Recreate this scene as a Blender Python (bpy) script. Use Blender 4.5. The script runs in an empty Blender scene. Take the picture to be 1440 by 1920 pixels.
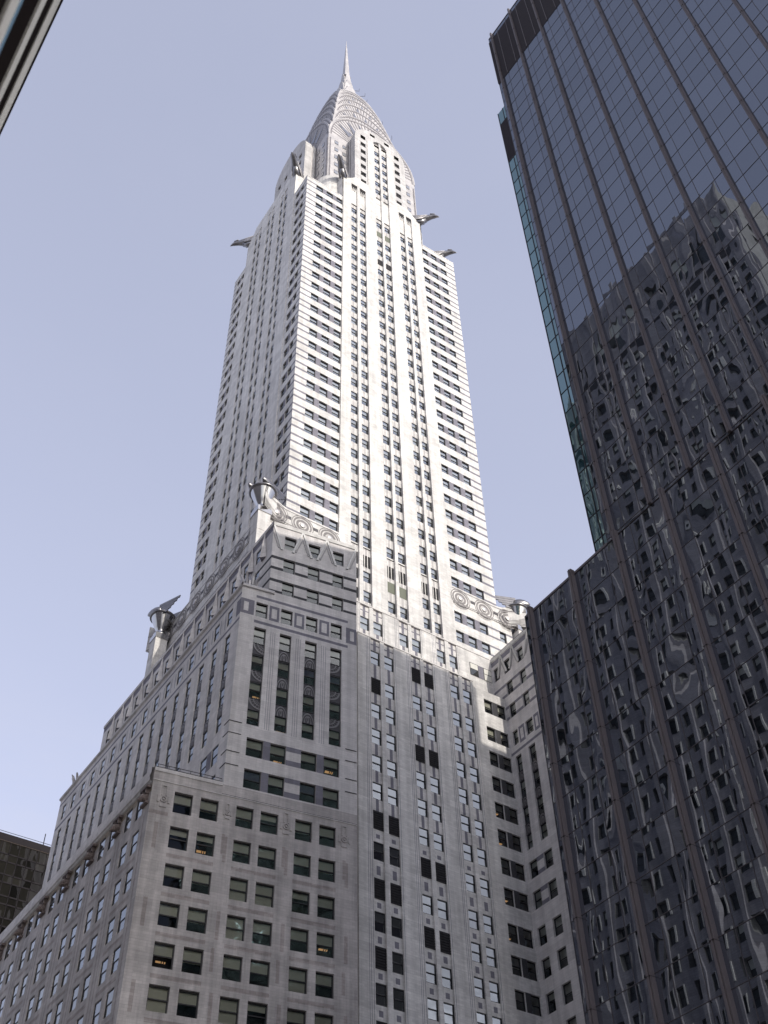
import bpy, bmesh, math, random
from mathutils import Vector, Matrix
R = math.radians
rnd = random.Random(7)
sc = bpy.context.scene
COL = sc.collection

# ------------------------------------------------------------------ camera, sky, sun, exposure
def cam_matrix(yaw, pit, rol):
    cy, sy, cp, sp, cr, sr = math.cos(yaw), math.sin(yaw), math.cos(pit), math.sin(pit), math.cos(rol), math.sin(rol)
    f = Vector((cy*cp, sy*cp, sp)); r = Vector((sy, -cy, 0)); u = r.cross(f)
    r2 = cr*r + sr*u; u2 = -sr*r + cr*u
    return Matrix((r2, u2, -f)).transposed().to_4x4()
cam = bpy.data.cameras.new('camera'); co = bpy.data.objects.new('camera', cam); COL.objects.link(co)
co.matrix_world = cam_matrix(R(144.66), R(47.41), R(-1.697))
cam.sensor_fit = 'HORIZONTAL'; cam.sensor_width = 36; cam.lens = 36*2132/1440
cam.clip_start = .1; cam.clip_end = 5000
cam.dof.use_dof = True; cam.dof.focus_distance = 120; cam.dof.aperture_fstop = 2.0
sc.camera = co
SUN = Vector((1, .135, .5045)).normalized()
EL = math.asin(SUN.z)
w = bpy.data.worlds.new('World'); sc.world = w; w.use_nodes = True
nt = w.node_tree; bg = nt.nodes['Background']
sky = nt.nodes.new('ShaderNodeTexSky'); sky.sky_type = 'NISHITA'; sky.sun_disc = False
sky.sun_elevation = EL; sky.sun_rotation = math.atan2(SUN.x, SUN.y)
sky.air_density = 1.0; sky.dust_density = 3.2; sky.ozone_density = 2.0; sky.altitude = 0
hs = nt.nodes.new('ShaderNodeHueSaturation'); hs.inputs['Saturation'].default_value = .55
hs.inputs['Hue'].default_value = .522; hs.inputs['Value'].default_value = .72
tc = nt.nodes.new('ShaderNodeTexCoord'); mp = nt.nodes.new('ShaderNodeMapping'); mp.inputs['Scale'].default_value = (1.6, 1.6, 5); mp.inputs['Location'].default_value = (5.3, 2.1, .6)
nz = nt.nodes.new('ShaderNodeTexNoise'); nz.inputs['Scale'].default_value = 2.2; nz.inputs['Detail'].default_value = 7; nz.inputs['Roughness'].default_value = .6
rp = nt.nodes.new('ShaderNodeValToRGB'); rp.color_ramp.elements[0].position = .42; rp.color_ramp.elements[1].position = .78
mxc = nt.nodes.new('ShaderNodeMix'); mxc.data_type = 'RGBA'
nt.links.new(tc.outputs['Generated'], mp.inputs['Vector']); nt.links.new(mp.outputs['Vector'], nz.inputs['Vector'])
nt.links.new(nz.outputs['Fac'], rp.inputs['Fac'])
vl = nt.nodes.new('ShaderNodeMix'); vl.data_type = 'RGBA'; vl.blend_type = 'ADD'; vl.inputs['Factor'].default_value = 1
vl.inputs['B'].default_value = (1.80, 1.95, 2.56, 1)        # thin summer haze veil over the whole sky
nt.links.new(sky.outputs['Color'], hs.inputs['Color']); nt.links.new(hs.outputs['Color'], vl.inputs['A']); nt.links.new(vl.outputs['Result'], mxc.inputs['A'])
sz = nt.nodes.new('ShaderNodeSeparateXYZ'); nt.links.new(tc.outputs['Generated'], sz.inputs[0])
lowm = nt.nodes.new('ShaderNodeMapRange'); lowm.inputs[1].default_value = .62; lowm.inputs[2].default_value = .46; lowm.inputs[3].default_value = .06; lowm.inputs[4].default_value = 1.0
nt.links.new(sz.outputs[2], lowm.inputs[0])
vz = nt.nodes.new('ShaderNodeMapRange'); vz.inputs[1].default_value = .35; vz.inputs[2].default_value = .97; vz.inputs[3].default_value = 1.0; vz.inputs[4].default_value = .78   # the veil thins overhead
nt.links.new(sz.outputs[2], vz.inputs[0]); nt.links.new(vz.outputs[0], vl.inputs['Factor'])
mu = nt.nodes.new('ShaderNodeMath'); mu.operation = 'MULTIPLY'; nt.links.new(rp.outputs['Color'], mu.inputs[0]); nt.links.new(lowm.outputs[0], mu.inputs[1]); nt.links.new(mu.outputs[0], mxc.inputs['Factor'])
mxc.inputs['B'].default_value = (3.5, 3.55, 4.1, 1)
nt.links.new(mxc.outputs['Result'], bg.inputs['Color'])
bg.inputs['Strength'].default_value = .15
sl = bpy.data.lights.new('sun', 'SUN'); sl.energy = 2.0; sl.angle = R(.5); sl.color = (1, .95, .87)
so = bpy.data.objects.new('sun', sl); COL.objects.link(so)
so.rotation_euler = SUN.to_track_quat('Z', 'Y').to_euler(); so.location = (200, 30, 150)
sc.view_settings.view_transform = 'Standard'; sc.view_settings.look = 'None'
sc.view_settings.exposure = 0.42; sc.view_settings.gamma = 1
sc.cycles.use_denoising = True
sc.cycles.max_bounces = 8; sc.cycles.transparent_max_bounces = 8; sc.cycles.glossy_bounces = 4; sc.cycles.transmission_bounces = 4
sc.cycles.caustics_reflective = False; sc.cycles.caustics_refractive = False

# ------------------------------------------------------------------ materials
def new_mat(name):
    m = bpy.data.materials.new(name); m.use_nodes = True
    return m, m.node_tree, m.node_tree.nodes['Principled BSDF']
def mat_wall(name, col, var=.10, streak=.14, rough=.75, course=.35, dirt=0.0):
    """masonry: block-to-block variation, coursing and weather streaks"""
    m, t, p = new_mat(name); N = t.nodes; L = t.links
    tc = N.new('ShaderNodeNewGeometry')
    sx = N.new('ShaderNodeSeparateXYZ'); L.new(tc.outputs['Position'], sx.inputs[0])
    ad = N.new('ShaderNodeMath'); ad.operation = 'ADD'; L.new(sx.outputs[0], ad.inputs[0]); L.new(sx.outputs[1], ad.inputs[1])
    cb = N.new('ShaderNodeCombineXYZ'); L.new(ad.outputs[0], cb.inputs[0]); L.new(sx.outputs[2], cb.inputs[1])
    br = N.new('ShaderNodeTexBrick'); L.new(cb.outputs[0], br.inputs['Vector'])
    br.inputs['Scale'].default_value = 1; br.inputs['Brick Width'].default_value = .62; br.inputs['Row Height'].default_value = .24
    br.inputs['Mortar Size'].default_value = .012; br.inputs['Mortar Smooth'].default_value = .6; br.offset = .5
    c = Vector(col)
    br.inputs['Color1'].default_value = (*(c*(1+var)), 1); br.inputs['Color2'].default_value = (*(c*(1-var)), 1)
    br.inputs['Mortar'].default_value = (*(c*(1-course)), 1)
    n1 = N.new('ShaderNodeTexNoise'); n1.inputs['Scale'].default_value = .35; n1.inputs['Detail'].default_value = 6
    L.new(tc.outputs['Position'], n1.inputs['Vector'])
    mp = N.new('ShaderNodeMapping'); mp.inputs['Scale'].default_value = (1.6, 1.6, .09); L.new(tc.outputs['Position'], mp.inputs['Vector'])
    n2 = N.new('ShaderNodeTexNoise'); n2.inputs['Scale'].default_value = 1; n2.inputs['Detail'].default_value = 5; L.new(mp.outputs[0], n2.inputs['Vector'])
    r1 = N.new('ShaderNodeMapRange'); r1.inputs[1].default_value = .3; r1.inputs[2].default_value = .7
    r1.inputs[3].default_value = 1-streak*.8-dirt; r1.inputs[4].default_value = 1+streak*.35; L.new(n1.outputs['Fac'], r1.inputs[0])
    r2 = N.new('ShaderNodeMapRange'); r2.inputs[1].default_value = .35; r2.inputs[2].default_value = .65
    r2.inputs[3].default_value = 1-streak; r2.inputs[4].default_value = 1.03; L.new(n2.outputs['Fac'], r2.inputs[0])
    mm = N.new('ShaderNodeMath'); mm.operation = 'MULTIPLY'; L.new(r1.outputs[0], mm.inputs[0]); L.new(r2.outputs[0], mm.inputs[1])
    b2 = N.new('ShaderNodeTexBrick'); L.new(cb.outputs[0], b2.inputs['Vector']); b2.inputs['Scale'].default_value = 1; b2.inputs['Brick Width'].default_value = 2.3; b2.inputs['Row Height'].default_value = .84
    b2.inputs['Color1'].default_value = (1.06,1.06,1.06,1); b2.inputs['Color2'].default_value = (.90,.90,.905,1); b2.inputs['Mortar'].default_value = (.9,.9,.9,1); b2.inputs['Mortar Size'].default_value = .02; b2.offset = .37
    m3 = N.new('ShaderNodeVectorMath'); m3.operation = 'MULTIPLY'; L.new(br.outputs['Color'], m3.inputs[0]); L.new(b2.outputs['Color'], m3.inputs[1])
    vm = N.new('ShaderNodeVectorMath'); vm.operation = 'SCALE'; L.new(m3.outputs[0], vm.inputs[0]); L.new(mm.outputs[0], vm.inputs['Scale'])
    L.new(vm.outputs[0], p.inputs['Base Color'])
    p.inputs['Roughness'].default_value = rough; p.inputs['Specular IOR Level'].default_value = .3
    bp = N.new('ShaderNodeBump'); bp.inputs['Strength'].default_value = .25; bp.inputs['Distance'].default_value = .02
    L.new(br.outputs['Fac'], bp.inputs['Height']); bp.invert = True; L.new(bp.outputs[0], p.inputs['Normal'])
    return m
def mat_metal(name, col, rough=.35, metal=.9, noise=.15, scale=1.5):
    m, t, p = new_mat(name); N = t.nodes; L = t.links
    g = N.new('ShaderNodeNewGeometry'); n = N.new('ShaderNodeTexNoise'); n.inputs['Scale'].default_value = scale; n.inputs['Detail'].default_value = 5
    L.new(g.outputs['Position'], n.inputs['Vector'])
    r = N.new('ShaderNodeMapRange'); r.inputs[3].default_value = 1-noise; r.inputs[4].default_value = 1+noise*.6; L.new(n.outputs['Fac'], r.inputs[0])
    v = N.new('ShaderNodeVectorMath'); v.operation = 'SCALE'; v.inputs[0].default_value = col; L.new(r.outputs[0], v.inputs['Scale'])
    L.new(v.outputs[0], p.inputs['Base Color'])
    r2 = N.new('ShaderNodeMapRange'); r2.inputs[3].default_value = rough*.7; r2.inputs[4].default_value = rough*1.3; L.new(n.outputs['Fac'], r2.inputs[0])
    L.new(r2.outputs[0], p.inputs['Roughness'])
    p.inputs['Metallic'].default_value = metal
    return m
def mat_plain(name, col, rough=.6, metal=0, noise=.12, scale=3):
    return mat_metal(name, col, rough, metal, noise, scale)
def mat_glass(name, tint=(.62, .68, .68), refl=1.0, wob=.02):
    """thin window glass: see-through with a fresnel reflection, slightly wavy, each pane tilted its own way"""
    m, t, p = new_mat(name); N = t.nodes; L = t.links
    N.remove(p); out = N['Material Output']
    tr = N.new('ShaderNodeBsdfTransparent'); tr.inputs[0].default_value = (*tint, 1)
    gl = N.new('ShaderNodeBsdfGlossy'); gl.inputs['Roughness'].default_value = 0.02; gl.inputs['Color'].default_value = (.9, .95, 1, 1)
    g = N.new('ShaderNodeNewGeometry'); n = N.new('ShaderNodeTexNoise'); n.inputs['Scale'].default_value = .9; n.inputs['Detail'].default_value = 1.5
    oi = N.new('ShaderNodeObjectInfo')
    ad = N.new('ShaderNodeVectorMath'); ad.operation = 'ADD'; L.new(g.outputs['Position'], ad.inputs[0]); L.new(g.outputs['Random Per Island'], ad.inputs[1])
    L.new(ad.outputs[0], n.inputs['Vector'])
    bp = N.new('ShaderNodeBump'); bp.inputs['Strength'].default_value = .5; bp.inputs['Distance'].default_value = wob; L.new(n.outputs['Fac'], bp.inputs['Height'])
    L.new(bp.outputs[0], gl.inputs['Normal'])
    fr = N.new('ShaderNodeFresnel'); fr.inputs['IOR'].default_value = 1.6
    mu = N.new('ShaderNodeMath'); mu.operation = 'MULTIPLY'; mu.use_clamp = True; mu.inputs[1].default_value = 1.9*refl; L.new(fr.outputs[0], mu.inputs[0])
    mx = N.new('ShaderNodeMixShader'); L.new(mu.outputs[0], mx.inputs[0]); L.new(tr.outputs[0], mx.inputs[1]); L.new(gl.outputs[0], mx.inputs[2])
    L.new(mx.outputs[0], out.inputs['Surface'])
    return m
def mat_curtain(name, base, refl=.3, dist=.05, scale=.55, tint=(.8, .88, 1.0), per=.35):
    """coated curtain-wall glass: dark body, wavy mirror coat that differs from pane to pane"""
    m, t, p = new_mat(name); N = t.nodes; L = t.links; N.remove(p); out = N['Material Output']
    df = N.new('ShaderNodeBsdfDiffuse'); gl = N.new('ShaderNodeBsdfGlossy'); gl.inputs['Roughness'].default_value = .0
    g = N.new('ShaderNodeNewGeometry')
    vs = N.new('ShaderNodeVectorMath'); vs.operation = 'MULTIPLY_ADD'; vs.inputs[1].default_value = (1.0, 1.0, .38)
    cm = N.new('ShaderNodeCombineXYZ')
    m2 = N.new('ShaderNodeMath'); m2.operation = 'MULTIPLY'; m2.inputs[1].default_value = 37; L.new(g.outputs['Random Per Island'], m2.inputs[0]); L.new(m2.outputs[0], cm.inputs[0]); L.new(m2.outputs[0], cm.inputs[2])
    L.new(g.outputs['Position'], vs.inputs[0]); L.new(cm.outputs[0], vs.inputs[2])
    n = N.new('ShaderNodeTexNoise'); n.inputs['Scale'].default_value = scale; n.inputs['Detail'].default_value = 1.2; n.inputs['Roughness'].default_value = .35
    L.new(vs.outputs[0], n.inputs['Vector'])
    # some panes buckle far more than others
    wn = N.new('ShaderNodeTexWhiteNoise'); wn.noise_dimensions = '1D'; L.new(m2.outputs[0], wn.inputs['W'])
    pw = N.new('ShaderNodeMath'); pw.operation = 'POWER'; pw.inputs[1].default_value = 5; L.new(wn.outputs['Value'], pw.inputs[0])
    ma = N.new('ShaderNodeMath'); ma.operation = 'MULTIPLY_ADD'; ma.inputs[1].default_value = dist*5; ma.inputs[2].default_value = dist; L.new(pw.outputs[0], ma.inputs[0])
    bp = N.new('ShaderNodeBump'); bp.inputs['Strength'].default_value = 1; L.new(ma.outputs[0], bp.inputs['Distance']); L.new(n.outputs['Fac'], bp.inputs['Height'])
    L.new(bp.outputs[0], gl.inputs['Normal'])
    r = N.new('ShaderNodeMapRange'); r.inputs[3].default_value = 1-per; r.inputs[4].default_value = 1+per; L.new(wn.outputs['Value'], r.inputs[0])
    v = N.new('ShaderNodeVectorMath'); v.operation = 'SCALE'; v.inputs[0].default_value = base; L.new(r.outputs[0], v.inputs['Scale']); L.new(v.outputs[0], df.inputs['Color'])
    r3 = N.new('ShaderNodeMapRange'); r3.inputs[3].default_value = .88; r3.inputs[4].default_value = 1.0; L.new(wn.outputs['Color'], r3.inputs[0])
    v2 = N.new('ShaderNodeVectorMath'); v2.operation = 'SCALE'; v2.inputs[0].default_value = tint; L.new(r3.outputs[0], v2.inputs['Scale']); L.new(v2.outputs[0], gl.inputs['Color'])
    mx = N.new('ShaderNodeMixShader'); mx.inputs[0].default_value = refl
    L.new(df.outputs[0], mx.inputs[1]); L.new(gl.outputs[0], mx.inputs[2]); L.new(mx.outputs[0], out.inputs['Surface'])
    return m
def mat_lamp(name, col, s):
    m, t, p = new_mat(name); p.inputs['Emission Color'].default_value = (*col, 1); p.inputs['Emission Strength'].default_value = s
    p.inputs['Base Color'].default_value = (*col, 1)
    return m
WHITE = mat_wall('white_brick', (.725, .70, .672), .08, .16, course=.2)
GREYB = mat_wall('grey_brick', (.22, .21, .245), .06, .12, course=.2)
DORM = mat_wall('dormer_stone', (.58, .56, .55), .06, .15, course=.2)
DARKB = mat_wall('dark_brick', (.062, .06, .066), .12, .15)
PALEG = mat_wall('pale_grey_brick', (.71, .675, .655), .05, .15, course=.2)
STONE = mat_wall('grey_stone', (.57, .53, .51), .07, .26, .8, .22)
STONEB = mat_wall('brown_stone', (.44, .39, .37), .14, .25, .8, .3)
SHELL = mat_wall('tan_stone', (.34, .285, .22), .08, .15)
STEEL = mat_metal('brushed_steel', (.50, .475, .47), .45, .35, .3, .5)
CHROME = mat_metal('polished_steel', (.5, .49, .49), .16, 1.0, .12, .8)
STEELD = mat_metal('weathered_steel', (.26, .25, .255), .3, .9, .35, 1.2)
SEAM = mat_metal('steel_seam', (.2, .185, .195), .5, .4)
TRI = mat_metal('triangular_glazing', (.21, .215, .25), .3, .35)
FRAME = mat_plain('window_frame', (.018, .016, .018), .5)
DARK = mat_plain('dark_interior', (.035, .033, .032), .9)
LOUV = mat_plain('louver_metal', (.016, .014, .016), .9)
LOUVG = mat_plain('green_louver_metal', (.12, .13, .09), .6)
BLIND = [mat_plain('cream_blind', (.72, .70, .64), .8), mat_plain('grey_green_blind', (.72,.73,.65), .8), mat_plain('white_blind', (.8, .8, .79), .8), mat_plain('blue_blind', (.10, .10, .2), .8)]
PANE = mat_glass('window_glass', (.72,.72,.68), .65)
PANEB = mat_glass('bright_window_glass', (.72,.74,.74), 1.9)
PANES = mat_glass('street_window_glass', (.7,.72,.72), .8)
SPAND = mat_plain('carved_iron', (.065, .06, .066), .55, .3)
SPANL = mat_plain('carved_iron_relief', (.2, .19, .195), .5, .3)
ROOF = mat_plain('roofing', (.2, .19, .19), .9)
LAMP = mat_lamp('warm_lamp', (1, .58, .26), .36)

# ------------------------------------------------------------------ mesh helpers
class MB:
    def __init__(s): s.v = []; s.f = []; s.m = []; s.mats = []
    def mi(s, mat):
        if mat not in s.mats: s.mats.append(mat)
        return s.mats.index(mat)
    def face(s, pts, mat):
        i = len(s.v); s.v += [tuple(p) for p in pts]; s.f.append(tuple(range(i, i+len(pts)))); s.m.append(s.mi(mat))
    def box(s, a, b, mat):
        (x0, y0, z0), (x1, y1, z1) = a, b
        P = [(x0,y0,z0),(x1,y0,z0),(x1,y1,z0),(x0,y1,z0),(x0,y0,z1),(x1,y0,z1),(x1,y1,z1),(x0,y1,z1)]
        i = len(s.v); s.v += P; k = s.mi(mat)
        for q in ((0,3,2,1),(4,5,6,7),(0,1,5,4),(1,2,6,5),(2,3,7,6),(3,0,4,7)): s.f.append(tuple(i+j for j in q)); s.m.append(k)
    def fbox(s, F, u0, u1, z0, z1, d0, d1, mat):
        """box in a facade's frame: along, up, out of the wall"""
        P = [F(u0,z0,d0),F(u1,z0,d0),F(u1,z0,d1),F(u0,z0,d1),F(u0,z1,d0),F(u1,z1,d0),F(u1,z1,d1),F(u0,z1,d1)]
        i = len(s.v); s.v += P; k = s.mi(mat)
        for q in ((0,1,2,3),(4,7,6,5),(0,4,5,1),(1,5,6,2),(2,6,7,3),(3,7,4,0)): s.f.append(tuple(i+j for j in q)); s.m.append(k)
    def fquad(s, F, u0, u1, z0, z1, d, mat): s.face([F(u0,z0,d),F(u1,z0,d),F(u1,z1,d),F(u0,z1,d)], mat)
    def prism(s, poly, z0, z1, mat, roofmat=None, bottom=False):
        n = len(poly)
        for i in range(n):
            a, b = poly[i], poly[(i+1) % n]
            s.face([(a[0],a[1],z0),(b[0],b[1],z0),(b[0],b[1],z1),(a[0],a[1],z1)], mat)
        s.face([(p[0],p[1],z1) for p in poly], roofmat or mat)
        if bottom: s.face([(p[0],p[1],z0) for p in reversed(poly)], mat)
    def bar(s, a, b, r, mat, n=6, r2=None):
        a, b = Vector(a), Vector(b); d = (b-a).normalized(); x = d.orthogonal().normalized(); y = d.cross(x); r2 = r if r2 is None else r2
        i = len(s.v); k = s.mi(mat)
        for c, rr in ((a, r), (b, r2)):
            for j in range(n):
                t = 2*math.pi*j/n; s.v.append(tuple(c + rr*(math.cos(t)*x + math.sin(t)*y)))
        for j in range(n): s.f.append((i+j, i+(j+1) % n, i+n+(j+1) % n, i+n+j)); s.m.append(k)
        s.f.append(tuple(i+n-1-j for j in range(n))); s.m.append(k); s.f.append(tuple(i+n+j for j in range(n))); s.m.append(k)
    def loft(s, rings, mat, close=True, caps=True):
        n = len(rings[0]); i = len(s.v); k = s.mi(mat)
        for r in rings: s.v += [tuple(p) for p in r]
        for a in range(len(rings)-1):
            for j in range(n if close else n-1):
                j2 = (j+1) % n
                s.f.append((i+a*n+j, i+a*n+j2, i+(a+1)*n+j2, i+(a+1)*n+j)); s.m.append(k)
        if caps:
            s.f.append(tuple(i+n-1-j for j in range(n))); s.m.append(k)
            s.f.append(tuple(i+(len(rings)-1)*n+j for j in range(n))); s.m.append(k)
    def lathe(s, c, prof, mat, n=20):
        s.loft([[(c[0]+r*math.cos(2*math.pi*j/n), c[1]+r*math.sin(2*math.pi*j/n), c[2]+z) for j in range(n)] for r, z in prof], mat)
    def mesh(s, name):
        me = bpy.data.meshes.new(name); me.from_pydata(s.v, [], s.f)
        for m in s.mats: me.materials.append(m)
        me.polygons.foreach_set('material_index', s.m); me.update()
        return me
def wpos(o):
    v = Vector((0, 0, 0))
    while o is not None: v = v + o.location; o = o.parent
    return v
def link(name, me, parent=None, smooth=False):
    o = bpy.data.objects.new(name, me); COL.objects.link(o)
    if parent is not None: o.parent = parent; o.location = -wpos(parent)      # mesh is in world coordinates
    if smooth:
        for p in me.polygons: p.use_smooth = True
    return o
def part(name, mb, parent, smooth=False): return link(name, mb.mesh(name), parent, smooth)
def root(name, loc, label, cat, group=None):
    o = bpy.data.objects.new(name, None); COL.objects.link(o); o.location = loc; o.empty_display_size = 3
    o['label'] = label; o['category'] = cat
    if group: o['group'] = group
    return o
def facade(ox, oy, ux, uy):
    """frame of a wall: u runs along (ux,uy); outward normal is to its right"""
    nx, ny = uy, -ux
    def F(u, z, d=0.0): return (ox+u*ux+d*nx, oy+u*uy+d*ny, z)
    F.U = Vector((ux, uy, 0)); F.N = Vector((nx, ny, 0)); F.O = Vector((ox, oy, 0))
    return F
def wall(mb, F, u0, u1, z0, z1, holes, mat, paints=(), dep=.25, d=0.0, reveal=None):
    """wall sheet with real openings (and their reveals) and flush bands of other brick"""
    us = {u0, u1}; zs = {z0, z1}
    H = [h for h in holes if h[1] > u0 and h[0] < u1 and h[3] > z0 and h[2] < z1]
    Pn = [p for p in paints if p[1] > u0 and p[0] < u1 and p[3] > z0 and p[2] < z1]
    for h in list(H)+list(Pn):
        for a in h[:2]:
            if u0 < a < u1: us.add(round(a, 4))
        for a in h[2:4]:
            if z0 < a < z1: zs.add(round(a, 4))
    us = sorted(us); zs = sorted(zs)
    for a, b in zip(zs, zs[1:]):
        if b-a < 1e-4: continue
        zc = (a+b)/2; Hz = [h for h in H if h[2] < zc < h[3]]; Pz = [p for p in Pn if p[2] < zc < p[3]]
        run = None
        for c, e in zip(us, us[1:]):
            uc = (c+e)/2
            if any(h[0] < uc < h[1] for h in Hz): m = None
            else:
                m = mat
                for p in Pz:
                    if p[0] < uc < p[1]: m = p[4]
            if run and run[2] is m: run[1] = e
            else:
                if run and run[2] is not None: mb.fquad(F, run[0], run[1], a, b, d, run[2])
                run = [c, e, m]
        if run and run[2] is not None: mb.fquad(F, run[0], run[1], a, b, d, run[2])
    rv = reveal or mat
    for h in H:
        a, b, c, e = h[:4]; q = d-(h[4] if len(h) > 4 else dep)
        mb.face([F(a,c,d),F(a,c,q),F(a,e,q),F(a,e,d)], rv); mb.face([F(b,c,q),F(b,c,d),F(b,e,d),F(b,e,q)], rv)
        mb.face([F(a,c,d),F(b,c,d),F(b,c,q),F(a,c,q)], rv); mb.face([F(a,e,q),F(b,e,q),F(b,e,d),F(a,e,d)], rv)
def blind_pick(kind):
    r = rnd.random()
    if kind == 'tower': return (BLIND[2] if r < .5 else BLIND[0]), rnd.choice((.5, .5, .5, .5, .35, .75, 1, 1, .5, .5))
    if kind == 'base': return (BLIND[1] if r < .9 else BLIND[0]), rnd.choice((.5, .5, .5, .5, .45, .55, 1, .3, .5))
    if kind == 'bay': return (BLIND[2] if r < .75 else BLIND[1]), rnd.choice((.5, .55, 1, 1, 1, 1, .5))  # full white blinds put the panes' bright sky reflection into colour
    return BLIND[1], .5
def win_into(mb, F, a, b, c, e, d, kind='tower', lamp=0.0, fw=.07, wide=1):
    G_ = PANEB if kind in ('tower', 'bay') else PANE
    if F.N.y < -.5: G_ = PANES; fw = .055
    """double-hung sash in the opening [a,b]x[c,e], glass at depth d: frame, meeting rail, two panes, blind, dark room"""
    m = (c+e)/2
    for q in ((a, a+fw, c, e), (b-fw, b, c, e), (a+fw, b-fw, c, c+fw), (a+fw, b-fw, e-fw*1.3, e), (a+fw, b-fw, m-fw*.6, m+fw*.6)): mb.fbox(F, *q, d-.05, d+(.03 if F.N.y < -.5 else .05), FRAME)
    mb.fquad(F, a+fw, b-fw, c+fw, m-fw*.6, d-.02, G_); mb.fquad(F, a+fw, b-fw, m+fw*.6, e-fw, d+.01, G_)
    bm_, ln = blind_pick(kind)
    if ln > 0: mb.fquad(F, a+fw, b-fw, max(c+.02, e-(e-c)*ln), e-.03, d-.14, bm_)
    mb.fquad(F, a-.15, b+.15, c-.15, e+.15, d-1.1, DARK)
    if rnd.random() < lamp:
        u = a+(b-a)*rnd.uniform(.15, .5); zz = c+(m-c)*rnd.uniform(.6, 1.05)
        mb.face([F(u, zz, d-.3), F(u+.42, zz, d-.3), F(u+.5, zz+.06, d-.7), F(u+.08, zz+.06, d-.7)], LAMP)
# individual windows: shared meshes for frame / pane / blind / room, placed per opening
TEMPL = {}
def templ(wd, ht, gl=None):
    gl = gl or PANE; k = (round(wd, 2), round(ht, 2), gl.name)
    if k in TEMPL: return TEMPL[k]
    F = facade(0, 0, 1, 0); fw = .075; a, b, c, e = -wd/2, wd/2, 0, ht; m = ht/2
    f = MB()
    for q in ((a, a+fw, c, e), (b-fw, b, c, e), (a+fw, b-fw, c, c+fw), (a+fw, b-fw, e-fw*1.4, e), (a+fw, b-fw, m-fw*.6, m+fw*.6)): f.fbox(F, *q, -.05, .05, FRAME)
    p1, p2 = MB(), MB()
    p1.fquad(F, a+fw, b-fw, c+fw, m-fw*.6, -.02, gl); p2.fquad(F, a+fw, b-fw, m+fw*.6, e-fw, .01, gl)
    bl = []
    for bm_ in BLIND:
        q = MB(); q.fquad(F, a+fw, b-fw, -1, 0, -.14, bm_); bl.append(q.mesh('blind'))
    rm = MB(); rm.fquad(F, a-.2, b+.2, c-.2, e+.2, -1.1, DARK)
    lp = MB()
    for u0_, u1_ in ((a*.55, a*.55+.42), (a*.55+.5, a*.55+.6), (a*.55+.68, a*.55+.78)):
        lp.face([(u0_, .25, 1.0), (u1_, .25, 1.0), (u1_+.1, .7, 1.06), (u0_+.1, .7, 1.06)], LAMP)
    TEMPL[k] = (f.mesh('window'), p1.mesh('pane'), p2.mesh('pane'), bl, rm.mesh('room_back'), lp.mesh('ceiling_lamp'))
    return TEMPL[k]
NWIN = [0]
def win_obj(parent, F, a, b, c, e, d, kind='base', lamp=0.0, blind=None, ln=None):
    f, p1, p2, bl, rm, lp = templ(b-a, e-c, PANEB if kind == 'bay' else PANE)
    o = bpy.data.objects.new('window', f); COL.objects.link(o); o.parent = parent
    P = Vector(F((a+b)/2, c, d)); o.location = P - wpos(parent); o.rotation_euler.z = math.atan2(F.U.y, F.U.x)
    def sub(name, me, loc=(0, 0, 0), sz=1):
        s = bpy.data.objects.new(name, me); COL.objects.link(s); s.parent = o; s.location = loc; s.scale.z = sz; return s
    sub('pane', p1); sub('pane', p2)
    bm_, l = blind_pick(kind)
    if ln is not None: l = ln
    if blind is not None: bm_ = BLIND[blind]
    if l > 0: sub('blind', bl[BLIND.index(bm_)], (0, 0, e-c-.03), (e-c)*l-.05)
    sub('room_back', rm)
    if rnd.random() < lamp: sub('ceiling_lamp', lp, (rnd.uniform(-.1, .3), rnd.uniform(-.05, .3), rnd.uniform(-.3, .05)), rnd.uniform(.6, 1.05))
    NWIN[0] += 1
    return o

# ------------------------------------------------------------------ the ground
GZ = -1.7
g = MB(); g.face([(-1500,-1500,GZ),(1500,-1500,GZ),(1500,1500,GZ),(-1500,1500,GZ)], mat_plain('street_concrete', (.31,.30,.285), .9, 0, .3, .4))
o = part('ground', g, None); o['kind'] = 'structure'
g = MB(); cm_ = mat_plain('concrete_paving', (.3,.29,.28), .9, 0, .25, .6)
g.box((-140, 26, GZ+.004), (60, 130, GZ+.15), cm_)
o = part('pavement', g, None); o['kind'] = 'structure'

# ------------------------------------------------------------------ the tall white tower
CX, CY = -98.3, 61.74
sky_root = root('skyscraper', (CX, CY, GZ), 'tall white brick tower with steel arched crown and needle spire, grey stone base', 'skyscraper')
SK = sky_root
XT = -84.73; YT = 45.14; WN = 78.34
ROW = [193.84-3.352*i for i in range(27)]                 # tower floors, window heads
FL = [90.05, 86.7, 83.37, 79.45, 76.05, 72.7, 69.38, 66.05, 62.7, 59.3, 55.4, 52.1, 48.7, 45.4, 42.1, 38.8, 35.5, 32.2, 28.9, 25.6, 22.3, 19.0]
E0 = facade(XT, CY, 0, 1)                                 # u measured from the tower axis
ws = MB()                                                 # every window that is too many to be a part
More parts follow.
